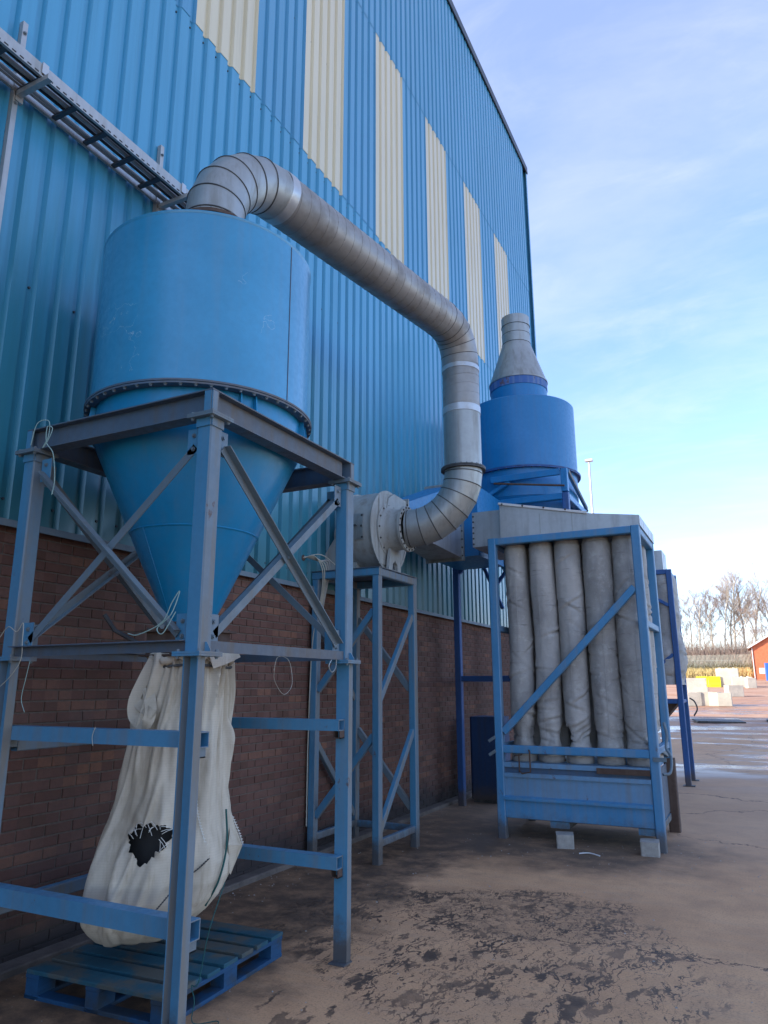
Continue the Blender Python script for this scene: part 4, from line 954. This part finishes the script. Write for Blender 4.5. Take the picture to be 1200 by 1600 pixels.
mk('bent_handle', MB().tube(curve([(X1+.08, YB_, 1.5), (X1+.16, YB_, 1.44), (X1+.2, YB_, 1.3), (X1+.13, YB_, 1.17)], 6), .014, 8), 'darkmetal', bg2, smooth=40)
for y in (YA_, YB_): mk('base_plate', MB().box((X1-.09, y-.09, 0), (X1+.11, y+.09, .014)), 'darkmetal', bg2)

# ------------------------------------------------------------------ pallet
pa = thing('pallet', (-3.5, 3.85, 0), 'worn blue wooden pallet under the hanging white sack', 'pallet')
PX0, PX1, PY0, PY1 = -4.02, -3.0, 3.3, 4.46
rotp = 0.05
def pr(x, y, z):
    c, s = cos(rotp), sin(rotp); X, Y = x-(-3.51), y-3.88; return (-3.51+X*c-Y*s, 3.88+X*s+Y*c, z)
def pbox(m, x0, x1, y0, y1, z0, z1, c=.003):
    q = [(x0+c, y0+c, z1), (x1-c, y0+c, z1), (x1-c, y1-c, z1), (x0+c, y1-c, z1), (x0, y0, z1-c), (x1, y0, z1-c), (x1, y1, z1-c), (x0, y1, z1-c), (x0, y0, z0), (x1, y0, z0), (x1, y1, z0), (x0, y1, z0)]
    m.add([pr(*p) for p in q], [(0, 1, 2, 3), (4, 5, 1, 0), (5, 6, 2, 1), (6, 7, 3, 2), (7, 4, 0, 3), (8, 9, 5, 4), (9, 10, 6, 5), (10, 11, 7, 6), (11, 8, 4, 7), (8, 11, 10, 9)]); return m
yb = PY0
for i, w in enumerate((.14, .125, .12, .14, .12, .125, .14)):
    mk('deck_board', pbox(MB(), PX0+rnd(-.004, .004), PX1+rnd(-.006, .006), yb, yb+w, .128, .15+rnd(-.002, .002)), 'pallet', pa)
    yb += w+.042
for x in (PX0, (PX0+PX1)/2-.05, PX1-.1): mk('stringer_board', pbox(MB(), x, x+.1, PY0, PY1, .106, .1275), 'palletb', pa)
for x in (PX0, (PX0+PX1)/2-.05, PX1-.1):
    for y in (PY0+.002, (PY0+PY1)/2-.06, PY1-.132): mk('block', pbox(MB(), x+.003, x+.097, y, y+.13, .0225, .1058), 'palletb', pa)
    mk('bottom_board', pbox(MB(), x, x+.1, PY0, PY1, .001, .022), 'palletb', pa)
mk('bottom_board', pbox(MB(), PX0, PX1, PY0, PY0+.09, .0005, .0215), 'palletb', pa)

# ------------------------------------------------------------------ bulk bag
bagu = V((.745, .667, 0)); bagv = V((-.667, .745, 0)); BC = V((-3.4, 3.8, 0))
bb = thing('bulk_bag', (-3.4, 3.8, .3), 'torn white woven bulk sack hanging under the cone with a ragged hole in its front', 'bulk bag')
lev = [(1.955, -.2, .25, .2), (1.9, -.205, .29, .2), (1.7, -.25, .298, .22), (1.5, -.30, .305, .25), (1.3, -.325, .312, .28), (1.13, -.345, .32, .30), (.95, -.385, .335, .33), (.8, -.435, .36, .36), (.72, -.463, .372, .37), (.62, -.488, .352, .38), (.52, -.50, .30, .37), (.44, -.50, .225, .34), (.38, -.485, .15, .30), (.33, -.46, .09, .25), (.28, -.42, .02, .18), (.255, -.36, -.08, .1), (.25, -.30, -.16, .04)]
def levat(z):
    for i in range(len(lev)-1):
        a, b = lev[i], lev[i+1]
        if a[0] >= z >= b[0]:
            t = (a[0]-z)/(a[0]-b[0]); return [a[k]*(1-t)+b[k]*t for k in (1, 2, 3)]
    return lev[-1][1:]
NT, NZ = 260, 200; edge = set()
def hole(u, z):
    # ragged hole outline in the front face
    du, dz2 = u-(-.15), z-.875
    a = atan2(dz2, du); r = sqrt(du*du+dz2*dz2)
    return r < holeR(a)
def holeR(a):
    e = 1/sqrt((cos(a-.15)/.118)**2+(sin(a-.15)/.085)**2)
    R = e+.007*sin(3*a+1)+.006*sin(9*a)+.006*sin(17*a+2)+.004*sin(31*a)
    R += .045*math.exp(-((a+1.75)/.4)**2)+.02*math.exp(-((a-.38)/.3)**2)
    return R
rc = random.Random(12)
CRE = [(rc.uniform(0, 2*pi), rc.uniform(-1.1, 1.1), rc.uniform(.03, .085), rc.uniform(.012, .026)*rc.choice((-1, 1)), t0_, t0_+rc.uniform(.25, .75)) for t0_ in [rc.uniform(-.2, .7) for _ in range(44)]]
m = MB(); zs = [1.955-(1.955-.25)*(j/NZ)**1.0 for j in range(NZ+1)]; keep = []
for j, z in enumerate(zs):
    uL, uR, hv = levat(z); cu, hu = (uL+uR)/2, (uR-uL)/2
    tt = (1.955-z)/1.7
    for i in range(NT):
        a = 2*pi*i/NT; ca, sa = cos(a), sin(a)
        ex = .86
        x = hu*math.copysign(abs(ca)**ex, ca); y = hv*math.copysign(abs(sa)**ex, sa)
        # gathered pleats: strong at the neck, drawn out downwards
        fold = (.020*sin(7*a+2.1*sin(2.6*tt)+.6)*(.6+.8*noise.noise(V((ca, sa, 1.3))))+.012*sin(15*a-4*tt+1+2*noise.noise(V((ca, sa, z*1.5))))+.006*sin(31*a+5*tt))*max(.15, 1.2-1.15*tt)
        fold += .032*noise.noise(V((ca*2.1, sa*2.1, z*1.1+3)))+.012*noise.noise(V((ca*3.5+z*2, sa*3.5, z*2.2+z)))+.008*noise.noise(V((ca*6, sa*6, z*5)))
        # taut folds that run to the lower corners
        da = (a-4.05+.5*(tt-.5)); fold -= .035*math.exp(-(da/.09)**2)*min(1, tt*1.6+.2)
        da = (a-3.72+.35*(tt-.5)); fold += .03*math.exp(-(da/.12)**2)*min(1, tt*1.3+.3)
        da = (a-5.0+.4*(tt-.6)); fold -= .022*math.exp(-(da/.07)**2)*min(1, tt*1.4)
        da = (a-4.55-.5*(tt-.5)); fold += .018*math.exp(-(da/.06)**2)
        for (ac, dr_, wd, dp, t0, t1) in CRE:
            if t0 < tt < t1:
                e_ = sin(pi*(tt-t0)/(t1-t0))**.6; dd_ = (a-ac-dr_*(tt-t0)+pi) % (2*pi)-pi
                fold += dp*e_*(math.exp(-(dd_/wd)**2)-.6*math.exp(-((dd_-wd*1.7)/wd)**2))
        fold *= 1 if z > .4 else (z-.25)/.15*.8+.2
        dirv = bagu*ca+bagv*sa
        p = BC+bagu*(cu+x)+bagv*y+dirv*fold
        # dragged down towards the torn corner flap on the right
        zz = z
        if z < .9: 
            t2 = (.9-z)/.65; zz = z - .02*noise.noise(V((ca*2, sa*2, 5)))*t2
        # ragged pull around the hole
        uu = (p-BC).dot(bagu)
        dh = sqrt((uu+.15)**2+(z-.875)**2)
        if sa < 0: p += bagv*(-.02*math.exp(-(dh/.13)**2)*sin(7*atan2(z-.875, uu+.15)))
        m.v.append((p.x, p.y, zz))
for j in range(NZ):
    for i in range(NT):
        k2 = (i+1) % NT; q = (j*NT+i, (j+1)*NT+i, (j+1)*NT+k2, j*NT+k2)
        ins = [((V(m.v[k])-BC).dot(bagv) < -.02 and hole((V(m.v[k])-BC).dot(bagu), m.v[k][2])) for k in q]
        if all(ins): continue
        for k, s_ in zip(q, ins):
            if s_: edge.add(k)
        m.f.append(q)
for k in edge:      # pull the rim of the tear onto its ragged outline
    p = V(m.v[k]); uu = (p-BC).dot(bagu); a = atan2(p.z-.875, uu+.15); R = holeR(a); q = p+bagu*(-.15+R*cos(a)-uu)+V((0, 0, .875+R*sin(a)-p.z))
    m.v[k] = tuple(q-bagv*.004*sin(9*a))
m.f.append(tuple(range(NZ*NT, (NZ+1)*NT)))
sack = mk('sack', m, 'sack', bb, smooth=80)
# near-black lining added, its colour standing in for the shade inside the sack
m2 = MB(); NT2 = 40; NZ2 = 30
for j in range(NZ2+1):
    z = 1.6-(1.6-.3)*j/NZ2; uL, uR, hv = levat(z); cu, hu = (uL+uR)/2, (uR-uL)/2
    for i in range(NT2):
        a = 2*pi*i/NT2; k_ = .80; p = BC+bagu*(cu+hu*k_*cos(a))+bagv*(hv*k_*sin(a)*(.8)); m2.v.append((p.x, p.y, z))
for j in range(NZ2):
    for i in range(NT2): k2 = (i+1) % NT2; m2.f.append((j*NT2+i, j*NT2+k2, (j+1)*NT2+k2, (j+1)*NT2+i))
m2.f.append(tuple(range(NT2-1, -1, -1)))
mk('shade_liner', m2, 'sackshade', bb, smooth=60)
# torn threads
th = MB(); rr = random.Random(5)
def frontv(u, z):
    uL, uR, hv = levat(z); cu, hu = (uL+uR)/2, (uR-uL)/2; c = max(-.98, min(.98, (u-cu)/hu)); return -hv*(1-abs(c)**(2/.86))**(.86/2)
for k in range(22):
    a = rr.uniform(-.9, 2.9); R = holeR(a)+rr.uniform(-.003, .01); u0, z0 = -.15+R*cos(a), .875+R*sin(a)
    ln = rr.uniform(.02, .07); d = a+pi+rr.uniform(-.9, .9)
    p0 = BC+bagu*u0+bagv*(frontv(u0, z0)-.012)+V((0, 0, z0)); p1 = BC+bagu*(u0+ln*cos(d))+bagv*(frontv(u0, z0)-.02-rr.uniform(0, .02))+V((0, 0, z0+ln*sin(d)))
    th.tube([p0, (V(p0)+V(p1))/2+V((0, 0, .004)), p1], .0016, 4)
mk('torn_threads', th, 'thread', sack, kind='stuff')
# sewn hem, corner flap, strap and tie
def bagpt(u, z, off=.0): return BC+bagu*u+bagv*(frontv(u, z)-off)+V((0, 0, z))
fl = [bagpt(.28, 1.10, .0), bagpt(.345, .93, .02), bagpt(.36, .78, .04)+bagu*.06, bagpt(.30, .66, .02), bagpt(.2, .56, .02)]
st = MB(); 
def stitch(m, pts, r=.004, step=.016):
    c = curve(pts, 20)
    acc = 0
    for i in range(1, len(c)):
        acc += (c[i]-c[i-1]).length
        if acc > step: m.tube([c[i-1]-bagu*.006, c[i]+bagu*.008+V((0, 0, .004))], r*.6, 4); acc = 0
    m.tube(c, r*.45, 4)
mk('corner_flap', MB().add([bagpt(.34, .95, .0), bagpt(.36, .77, .0)+bagu*.055, bagpt(.34, .62, .0), bagpt(.32, .8, .02), bagpt(.34, .95, .0)-bagv*-.01, bagpt(.36, .77, .0)+bagu*.055+bagv*.006, bagpt(.35, .60, .0)+bagv*.02, bagpt(.3, .78, .0)+bagv*.02], [(0, 1, 3), (3, 1, 2), (4, 7, 5), (7, 6, 5), (0, 4, 5, 1), (1, 5, 6, 2)]), 'sack', bb)
stitch(st, [bagpt(.33, .95, .004)+bagu*.012, bagpt(.36, .85, .004)+bagu*.03, bagpt(.36, .775, .0)+bagu*.058], .005)
stitch(st, [bagpt(.10, 1.16, .012), bagpt(.13, .98, .014), bagpt(.18, .83, .016), bagpt(.205, .76, .016)], .005)
mk('white_stitching', st, 'thread', sack, kind='stuff')
st2 = MB(); stitch(st2, [bagpt(.205, .755, .02), bagpt(.13, .70, .02), bagpt(.05, .66, .02), bagpt(-.02, .58, .02), bagpt(-.08, .51, .022), bagpt(-.12, .46, .02)], .008, .012)
mk('dark_stitching', st2, 'cable', sack, kind='stuff')
mk('side_strap', MB().tube(curve([bagpt(.30, 1.0, .01), bagpt(.31, .8, .012), bagpt(.27, .62, .012), bagpt(.2, .47, .01)], 8), .006, 4), 'greenstrap', bb)
# knotted lifting loop on the left shoulder
def ribbon(pts, w, t=.004, wd=None):
    c = curve(pts, 8); mm = MB(); n = len(c)
    for i, p in enumerate(c):
        d = (c[min(i+1, n-1)]-c[max(i-1, 0)]).normalized(); s_ = d.cross(V(wd) if wd else bagv).normalized()*w/2; q = d.cross(s_).normalized()*t
        mm.v += [tuple(p+s_+q), tuple(p-s_+q), tuple(p-s_-q), tuple(p+s_-q)]
    for i in range(n-1):
        for k in range(4): mm.f.append((i*4+k, i*4+(k+1) % 4, i*4+4+(k+1) % 4, i*4+4+k))
    return mm
mk('lifting_loop', ribbon([bagpt(-.19, 1.93, .02), bagpt(-.25, 1.8, .04), bagpt(-.30, 1.66, .04), bagpt(-.29, 1.56, .06), bagpt(-.22, 1.52, .06), bagpt(-.19, 1.6, .05), bagpt(-.22, 1.74, .03)], .07), 'sack', bb, smooth=60)
mk('lifting_loop', ribbon([bagpt(-.31, 1.7, .02), bagpt(-.27, 1.64, .05), bagpt(-.21, 1.60, .065), bagpt(-.17, 1.575, .055)], .06), 'sack', bb, smooth=60)
mk('neck_tie', MB().lathe((0, 0, 0), [], 3) if 0 else MB().tube([BC+bagu*(.045+.255*cos(a))+bagv*(.215*sin(a))+V((0, 0, 1.875+.008*sin(3*a))) for a in [2*pi*k/40 for k in range(41)]], .009, 6), 'darkmetal', bb, smooth=60)
mk('collar_frill', MB().tube([BC+bagu*(.04+(.25+.02*sin(13*a))*cos(a))+bagv*((.21+.02*sin(13*a))*sin(a))+V((0, 0, 1.925+.02*sin(9*a))) for a in [2*pi*k/80 for k in range(81)]], .028, 6), 'sack', bb, smooth=60)
sf = ribbon([bagpt(.16, 1.9, .05), bagpt(.24, 1.93, .1), bagpt(.33, 1.975, .12)], .09, .002)
mk('torn_flap', sf, 'sack', bb)

# grit and small debris on the concrete
gr = MB(); rg_ = random.Random(3)
def stone(x, y, s):
    o = len(gr.v); n = 5; a0_ = rg_.uniform(0, 6)
    gr.add([(x+s*cos(a0_+2*pi*i/n)*rg_.uniform(.7, 1.2), y+s*sin(a0_+2*pi*i/n)*rg_.uniform(.7, 1.2), 0) for i in range(n)]+[(x+s*.2, y, s*rg_.uniform(.4, .9)), (x-s*.3, y+s*.1, s*.5)], [(i, (i+1) % n, n) for i in range(3)]+[(3, 4, n+1), (4, 0, n+1), (0, n, n+1), (3, n+1, n)])
for _ in range(900):
    q = rg_.random()
    if q < .45: x, y = WX+.15+abs(rg_.gauss(0, .25)), rg_.uniform(2.5, 15)
    elif q < .75: x, y = rg_.gauss(-2.0, 1.0), rg_.gauss(8.5, .9)
    else: x, y = rg_.uniform(-3.4, 1.5), rg_.uniform(3.2, 11)
    if x < WX+.15: continue
    stone(x, y, .003+.008*rg_.random()**3)
tag(mk('grit', gr, 'conc', kind='stuff'), 'loose grit scattered along the foot of the wall and under the machines', 'grit')

# ------------------------------------------------------------------ twine and straps
def string(name, pts, r, mat, label, cat, par=None):
    o = mk(name, MB().tube(curve(pts, 8), r*.48, 5), mat, smooth=60, loc=pts[0]); tag(o, label, cat); return o
string('twine', [(-4.02, 2.93, 3.26), (-3.98, 2.93, 3.40), (-3.90, 2.95, 3.41), (-3.86, 2.93, 3.30), (-3.89, 2.92, 3.22), (-3.85, 2.92, 3.26), (-3.83, 2.93, 3.34), (-3.88, 2.93, 3.36), (-3.86, 2.92, 3.25), (-3.80, 2.93, 3.17), (-3.76, 2.93, 3.0), (-3.77, 2.93, 2.9)], .006, 'twine', 'pale green twine knotted round the top left beam of the near frame', 'twine')
string('twine', [(-3.06, 2.95, 2.03), (-2.95, 2.92, 2.02), (-2.80, 2.93, 2.08), (-2.74, 2.93, 2.18), (-2.70, 2.94, 2.24), (-2.73, 2.92, 2.12), (-2.82, 2.92, 2.05), (-2.77, 2.91, 2.02), (-2.70, 2.92, 2.13)], .006, 'twine', 'tangled green twine by the gate box behind the front column', 'twine')
string('twine', [(-4.1, 2.92, 2.02), (-4.02, 2.92, 2.1), (-3.95, 2.93, 2.07), (-3.9, 2.93, 2.12), (-3.89, 2.93, 2.02), (-3.9, 2.94, 1.9), (-4.0, 2.95, 1.8), (-4.12, 2.95, 1.72), (-4.3, 2.96, 1.62)], .005, 'wire', 'pale string trailing from the left column flange towards the wall', 'string')
string('twine', [(-3.92, 3.02, 1.9), (-3.94, 3.02, 1.8), (-3.96, 3.02, 1.68), (-3.92, 3.02, 1.6)], .004, 'twine', 'short end of green twine dangling below the left column flange', 'string')
string('wire_loop', [(-2.46, 2.99+.5, 1.86), (-2.5, 3.55, 1.78), (-2.55, 3.72, 1.70), (-2.58, 3.85, 1.76), (-2.6, 3.84, 1.9), (-2.6, 3.72, 1.92), (-2.6, 3.68, 1.84)], .0028, 'wire', 'thin loop of wire hanging from the right tie bar of the near frame', 'wire')
string('shackle', [(-2.6, 4.36, 1.93), (-2.6, 4.32, 1.88), (-2.6, 4.36, 1.84), (-2.6, 4.41, 1.87), (-2.6, 4.42, 1.93)], .008, 'galv', 'small steel shackle hooked under the tie bar beside the right column', 'shackle')
string('loose_strap', [(-2.95, 3.75, .62), (-2.93, 3.6, .4), (-2.92, 3.52, .17), (-2.95, 3.5, .155), (-2.9, 3.47, .1), (-2.86, 3.42, .02), (-2.78, 3.52, .008), (-2.74, 3.46, .006)], .006, 'greenstrap', 'loose green packing strap hanging over the pallet edge to the ground', 'strap')
string('twine', [(-4.03, 3.018, 1.53), (-4.02, 3.01, 1.48), (-4.025, 3.015, 1.43)], .004, 'wire', 'string tied round the mid rail close to the left column', 'string')
string('twine', [(-3.32, 3.018, 1.53), (-3.33, 3.01, 1.48), (-3.325, 3.015, 1.43)], .004, 'wire', 'string tied round the mid rail in front of the sack', 'string')

# ------------------------------------------------------------------ far yard
def block(name, x, y, z, w, d, h, rot, label, mat='conc_far', group='concrete blocks in the far yard', cat='concrete block', nub=False):
    m = MB().bar((0, 0, 0), (0, 0, h), d, w, (1, 0, 0), .04)
    if nub: 
        for q in (-.3, .0, .3): m.cyl((q*w, 0, h), (q*w, 0, h+.06), .12, .1, n=8)
    o = mk(name, m, mat); o.location = (x, y, z); o.rotation_euler = (0, 0, rot); return tag(o, label, cat, group)
g45 = gz(45)
def BX(px, D):      # bearing of an object in the far yard, measured from the photograph
    return {1075: -.0789, 1085: -.0715, 1098: -.0619, 1110: -.0532, 1120: -.046, 1130: -.0388, 1140: -.0317, 1150: -.0246, 1155: -.0211, 1165: -.0141, 1175: -.0072, 1185: -.0003, 1200: .01}[px]*D
block('concrete_block', -.0752*45, 45, g45, .75, .75, .72, .3, 'leftmost block of the front row of far concrete blocks')
block('concrete_block', -.0625*45, 45.2, g45, .85, .7, .74, .15, 'second block from the left in the front row of far concrete blocks')
block('concrete_block', -.0498*45, 45, g45, .5, .75, .72, -.25, 'tilted narrow block, third in the front row of far concrete blocks')
block('concrete_block', -.0400*45, 44.8, g45, .75, .7, .70, .1, 'rightmost block of the front row of far concrete blocks')
g58 = gz(56)
block('concrete_block', -.0685*56, 56, g58, 1.3, .7, .62, .05, 'long low block lying behind the front row of far blocks')
block('concrete_block', -.0715*60, 60, gz(60), 1.6, .7, 1.15, .1, 'taller grey block stack at the left behind the long low block')
block('concrete_block', -.0285*56, 56, g58, 1.0, .9, .75, .35, 'lone squat block on the open yard right of the yellow barrier', nub=False)
g75 = gz(75)
block('concrete_block', -.0338*75, 75, g75, 1.9, .7, .85, 0, 'lower block of the tall pair beside the yellow barrier')
block('concrete_block', -.0338*75, 75, g75+.853, 1.9, .7, .8, 0, 'upper block of the tall pair beside the yellow barrier', nub=True)
block('concrete_block', -.0185*74, 74, gz(74), 1.7, .7, .9, .05, 'pale wide block between the tall pair and the brick shed', nub=True)
block('concrete_block', -.009*72, 72, gz(72), .75, .7, .85, .3, 'last pale block standing in front of the brick shed')
for i, (bx, lab) in enumerate(((-.0625, 'left one of two bright yellow plastic barriers in the far yard'), (-.0485, 'right one of two bright yellow plastic barriers in the far yard'))):
    o = thing('plastic_barrier', (bx*75, 74.6, gz(74.6)), lab, 'barrier', 'yellow barriers in the far yard')
    X = bx*75; Z = gz(74.6)
    mk('body', MB().prof([(-.32, 0), (.32, 0), (.2, .3), (.1, .45), (.1, .95), (-.1, .95), (-.1, .45), (-.2, .3)], (X-.5, 74.6, Z), (X+.5, 74.6, Z), (0, 1, 0)), 'yellow', o, fix=True)
    mk('recess', MB().box((X-.3, 74.28, Z+.1), (X+.3, 74.37, Z+.22)), 'yellow', o)
o = tag(mk('steel_plate', MB().box((-.9, -.6, 0), (.9, .6, .07)), 'plate'), 'dark steel plate lying flat on the wet yard', 'steel plate'); o.location = (-1.65, 33.5, gz(33.5)+.01); o.rotation_euler = (radians(2), radians(1), .25)
o = tag(mk('steel_plate', MB().box((-.9, -.5, 0), (.9, .5, .06)), 'plate'), 'dark flat plate at the right edge of the picture on the wet yard', 'steel plate'); o.location = (1.0, 34.5, gz(34.5)+.01)
# brick shed
sh = thing('brick_shed', (2, 102, gz(102)), 'orange red brick shed with a white verge at the right edge', 'shed')
SZ = gz(100)-.2; ax0, ax1 = -.45, 9.0; 
mk('gable_wall', MB().prof([(ax0, SZ), (ax1, SZ), (ax1, 6.2), ((ax0+ax1)/2, 9.0), (ax0, 6.2)], (0, 100, 0), (0, 100.3, 0), (1, 0, 0)), 'shedbrick', sh, fix=True)
# prof() builds (u, d x u); rebuild explicitly so that the gable stands up
sh.children[0].data.clear_geometry()
vs = [(ax0, 100, SZ), (ax1, 100, SZ), (ax1, 100, 6.2), ((ax0+ax1)/2, 100, 9.0), (ax0, 100, 6.2)]
vs = [tuple(V(v)-sh.location) for v in vs+[(x, 100.3, z) for x, y, z in vs]]
sh.children[0].data.from_pydata(vs, [], [(0, 1, 2, 3, 4), (9, 8, 7, 6, 5)]+[(i, 5+i, 5+(i+1) % 5, (i+1) % 5) for i in range(5)])
mk('side_wall', MB().box((ax0, 100.3, SZ), (ax0+.25, 108, 6.2)), 'shedbrick', sh)
mk('side_wall', MB().box((ax1-.25, 100.3, SZ), (ax1, 108, 6.2)), 'shedbrick', sh)
for s_ in (-1, 1):
    xm = (ax0+ax1)/2; xe = ax0-.35 if s_ < 0 else ax1+.35
    q = [(xe, 99.7, 6.0), (xm, 99.7, 9.02), (xm, 108, 9.02), (xe, 108, 6.0)]
    mk('roof_slope', MB().add(q+[(x, y, z+.12) for x, y, z in q], [(0, 3, 2, 1), (4, 5, 6, 7), (0, 1, 5, 4), (1, 2, 6, 5), (2, 3, 7, 6), (3, 0, 4, 7)]), 'roof', sh)
    mk('verge_board', MB().bar((xe, 99.66, 6.08), (xm, 99.66, 9.1), .05, .2), 'white', sh)
mk('downpipe', MB().cyl((ax0+.1, 99.93, SZ), (ax0+.1, 99.93, 6.1), .05, n=8), 'white', sh)
vn = thing('blue_skip', (1.2, 88, gz(88)), 'blue and white container corner at the right edge in front of the shed', 'container')
mk('tank', MB().bar((1.9, 88, gz(88)+.2), (1.9, 88, gz(88)+2.0), 1.6, 2.4, (1, 0, 0), .1), 'bluevan', vn)
mk('white_front', MB().box((.15, 87.6, gz(88)+.9), (.68, 88.3, gz(88)+1.5)), 'white', vn)
# bank and hedge ground
hb_ = MB(); nx = 120
for j, (y, z) in enumerate(((111, 2.7), (113, 3.6), (117, 5.6), (121, 6.2), (135, 6.4), (200, 6.6))):
    for i in range(nx+1):
        x = -60+140*i/nx; zz = z+(noise.noise(V((x*.11, j, 2)))*1.1 if j > 1 else 0)
        if j > 1 and x > -4: zz += .5
        hb_.v.append((x, y, zz))
for j in range(5):
    for i in range(nx): a = j*(nx+1)+i; hb_.f.append((a, a+1, a+nx+2, a+nx+1))
tag(mk('bank', hb_, 'soil', smooth=60), kind='structure')
# palisade fence
fe = thing('palisade_fence', (-5, 108, gz(108)), 'weathered steel palisade fence along the far side of the yard', 'fence')
Zf = gz(108)+.3; pales = MB(); x = -24.
while x < 16:
    pales.box((x-.035, 107.98, Zf), (x+.035, 108.01, Zf+2.75+rnd(-.03, .03))); x += .155
mk('pales', pales, 'fence', fe, kind='stuff')
for z in (.5, 2.0): mk('rail', MB().box((-24, 108.02, Zf+z), (16, 108.07, Zf+z+.06)), 'fence', fe)
x = -24.
while x < 16: mk('post', MB().box((x-.05, 108.08, Zf-.3), (x+.05, 108.18, Zf+2.4)), 'fence', fe); x += 2.75
# undergrowth
def tufts(n, x0, x1, y0, y1, h0, h1, w, seed, zf=gz, lean=.35):
    m = MB(); r = random.Random(seed)
    for _ in range(n):
        x, y = r.uniform(x0, x1), r.uniform(y0, y1); h = r.uniform(h0, h1); z = zf(y) if callable(zf) else zf; a = r.uniform(0, pi); dx, dy = cos(a)*w, sin(a)*w; lx_, ly_ = r.uniform(-lean, lean)*h, r.uniform(-lean, lean)*h
        m.add([(x-dx, y-dy, z), (x+dx, y+dy, z), (x+lx_+dx*.2, y+ly_+dy*.2, z+h), (x+lx_-dx*.2, y+ly_-dy*.2, z+h)], [(0, 1, 2, 3)])
    return m
tag(mk('dry_grass', tufts(9000, -16, -.6, 101.5, 107.6, .35, 1.5, .04, 3), 'drygrass'), 'dry yellow grass growing along the foot of the far fence', 'grass', kind='stuff')
tag(mk('scrub', tufts(3800, -16, 0, 105.5, 110, .5, 2.3, .03, 4, lean=.6), 'scrub'), 'tangled green brown scrub growing through the far fence', 'undergrowth', kind='stuff')
tag(mk('brambles', tufts(9000, -20, 14, 112, 118, .5, 2.2, .05, 6, lambda y: 3.3+(y-112)*.45, .6), 'twig'), 'brown brambles covering the bank behind the fence', 'undergrowth', kind='stuff')
tag(mk('thicket', tufts(5200, -20, 14, 114, 124, 1.5, 5.2, .016, 8, lambda y: 4.4+(y-114)*.12, .45), 'twig2'), 'thin leafless saplings between the bare trees on the bank', 'thicket', kind='stuff')
# bare trees
def grow(seed, H, spread=.38, nlev=5, lean=0):
    r = random.Random(seed); trunk = MB(); crown = MB()
    def limb(p, d, ln, rad, lv):
        n = 4 if lv < 3 else 2; pts = [p]; q = p; dd = d
        for i in range(n):
            dd = (dd+V((r.uniform(-1, 1), r.uniform(-1, 1), r.uniform(-.2, .5)))*(.10 if lv == 0 else .16)).normalized(); q = q+dd*(ln/n); pts.append(q)
        rs = [max(rad*(1-.5*i/n), .0045) for i in range(n+1)]
        (trunk if lv < 2 else crown).tube(pts, rad, 6 if lv == 0 else 4 if lv < 2 else 3, caps=False, rs=rs)
        if lv >= nlev: return
        kids = (10, 6, 4, 4, 3)[lv]
        for k in range(kids):
            t = r.uniform(.28 if lv == 0 else .2, 1.); f = t*n; i = min(int(f), n-1); pp = pts[i].lerp(pts[i+1], f-i)
            az = r.uniform(0, 2*pi); sp = r.uniform(.7, 1.25)*spread*(1.9-.7*t if lv == 0 else 1.25)
            nd = (dd+V((cos(az), sin(az), .25))*sp*1.3).normalized()
            limb(pp, nd, ln*(r.uniform(.36, .5) if lv == 0 else r.uniform(.42, .68))*(1.15-.4*t), rad*.45*(1.1-.4*t), lv+1)
    limb(V((0, 0, -.3)), V((lean, 0, 1)).normalized(), H*.88, H*.011+.02, 0)
    return trunk, crown
protos = []
for i, (sd_, H) in enumerate(((3, 12.0), (9, 14.5), (21, 10.5), (33, 8.0))):
    t_, c_ = grow(sd_, H, .34 if i != 2 else .5, 5)
    protos.append((meshof(t_, 'bark', 60), meshof(c_, 'twig' if i % 2 == 0 else 'twig2'), H))
trees = [(-.0620, 122, 0, 1.0, 'bare tree with a pale forked trunk rising left above the dark bank'), (-.0720, 126, 2, 1.05, 'spreading bare tree at the far left of the row, partly behind the blue legs'),
 (-.0470, 125, 3, 1.35, 'slim dark stemmed bare tree between the pale forked tree and the tall birches'), (-.0330, 124, 1, .93, 'tall many-stemmed birch left of the highest tree'),
 (-.0215, 126, 1, 1.12, 'highest bare birch with a white leaning trunk in the middle of the row'), (-.0265, 128, 0, 1.1, 'slender bare birch just behind the highest tree'),
 (-.0095, 127, 0, 1.18, 'bare birch standing behind the left end of the brick shed'), (.0015, 125, 1, 1.0, 'bare birch above the brick shed roof at the right edge'),
 (-.0050, 118, 2, .72, 'low rounded bare tree close to the corner of the shed'), (-.0850, 123, 1, .8, 'bare birch mostly hidden behind the farther bag filter'), (.0110, 123, 2, .85, 'bushy bare tree above the shed roof, cut by the right edge'),
 (-.0545, 127, 2, .75, 'small spreading bare tree behind the slim dark one'), (.022, 126, 0, 1.05, 'bare birch just outside the right edge of the picture')]
for j, (bx, D, pi_, s, lab) in enumerate(trees):
    z = 5.4; s *= .89; o = thing('bare_tree', (bx*D, D, z), lab, 'tree', 'bare trees behind the fence')
    me_t, me_c, H = protos[pi_]
    for nm, me in (('trunk', me_t), ('crown', me_c)):
        c = bpy.data.objects.new(nm, me); COL.objects.link(c); c.parent = o
    o.rotation_euler = (0, 0, rnd(0, 6.28)); o.scale = (s, s, s)
# light mast
lm = thing('light_mast', (-7.2, 40, gz(40)), 'slender pale lighting mast standing against the sky right of the blue drum', 'light mast')
mk('mast', MB().cyl((-7.22, 40, gz(40)), (-7.22, 40, 13.95), .10, .055, n=12), 'white', lm, smooth=40)
mk('lamp_head', MB().bar((-7.42, 40, 14.05), (-7.02, 40, 14.05), .25, .13).cyl((-7.22, 40, 13.9), (-7.22, 40, 14.0), .05, n=8), 'white', lm)
print('objects', len(bpy.data.objects))
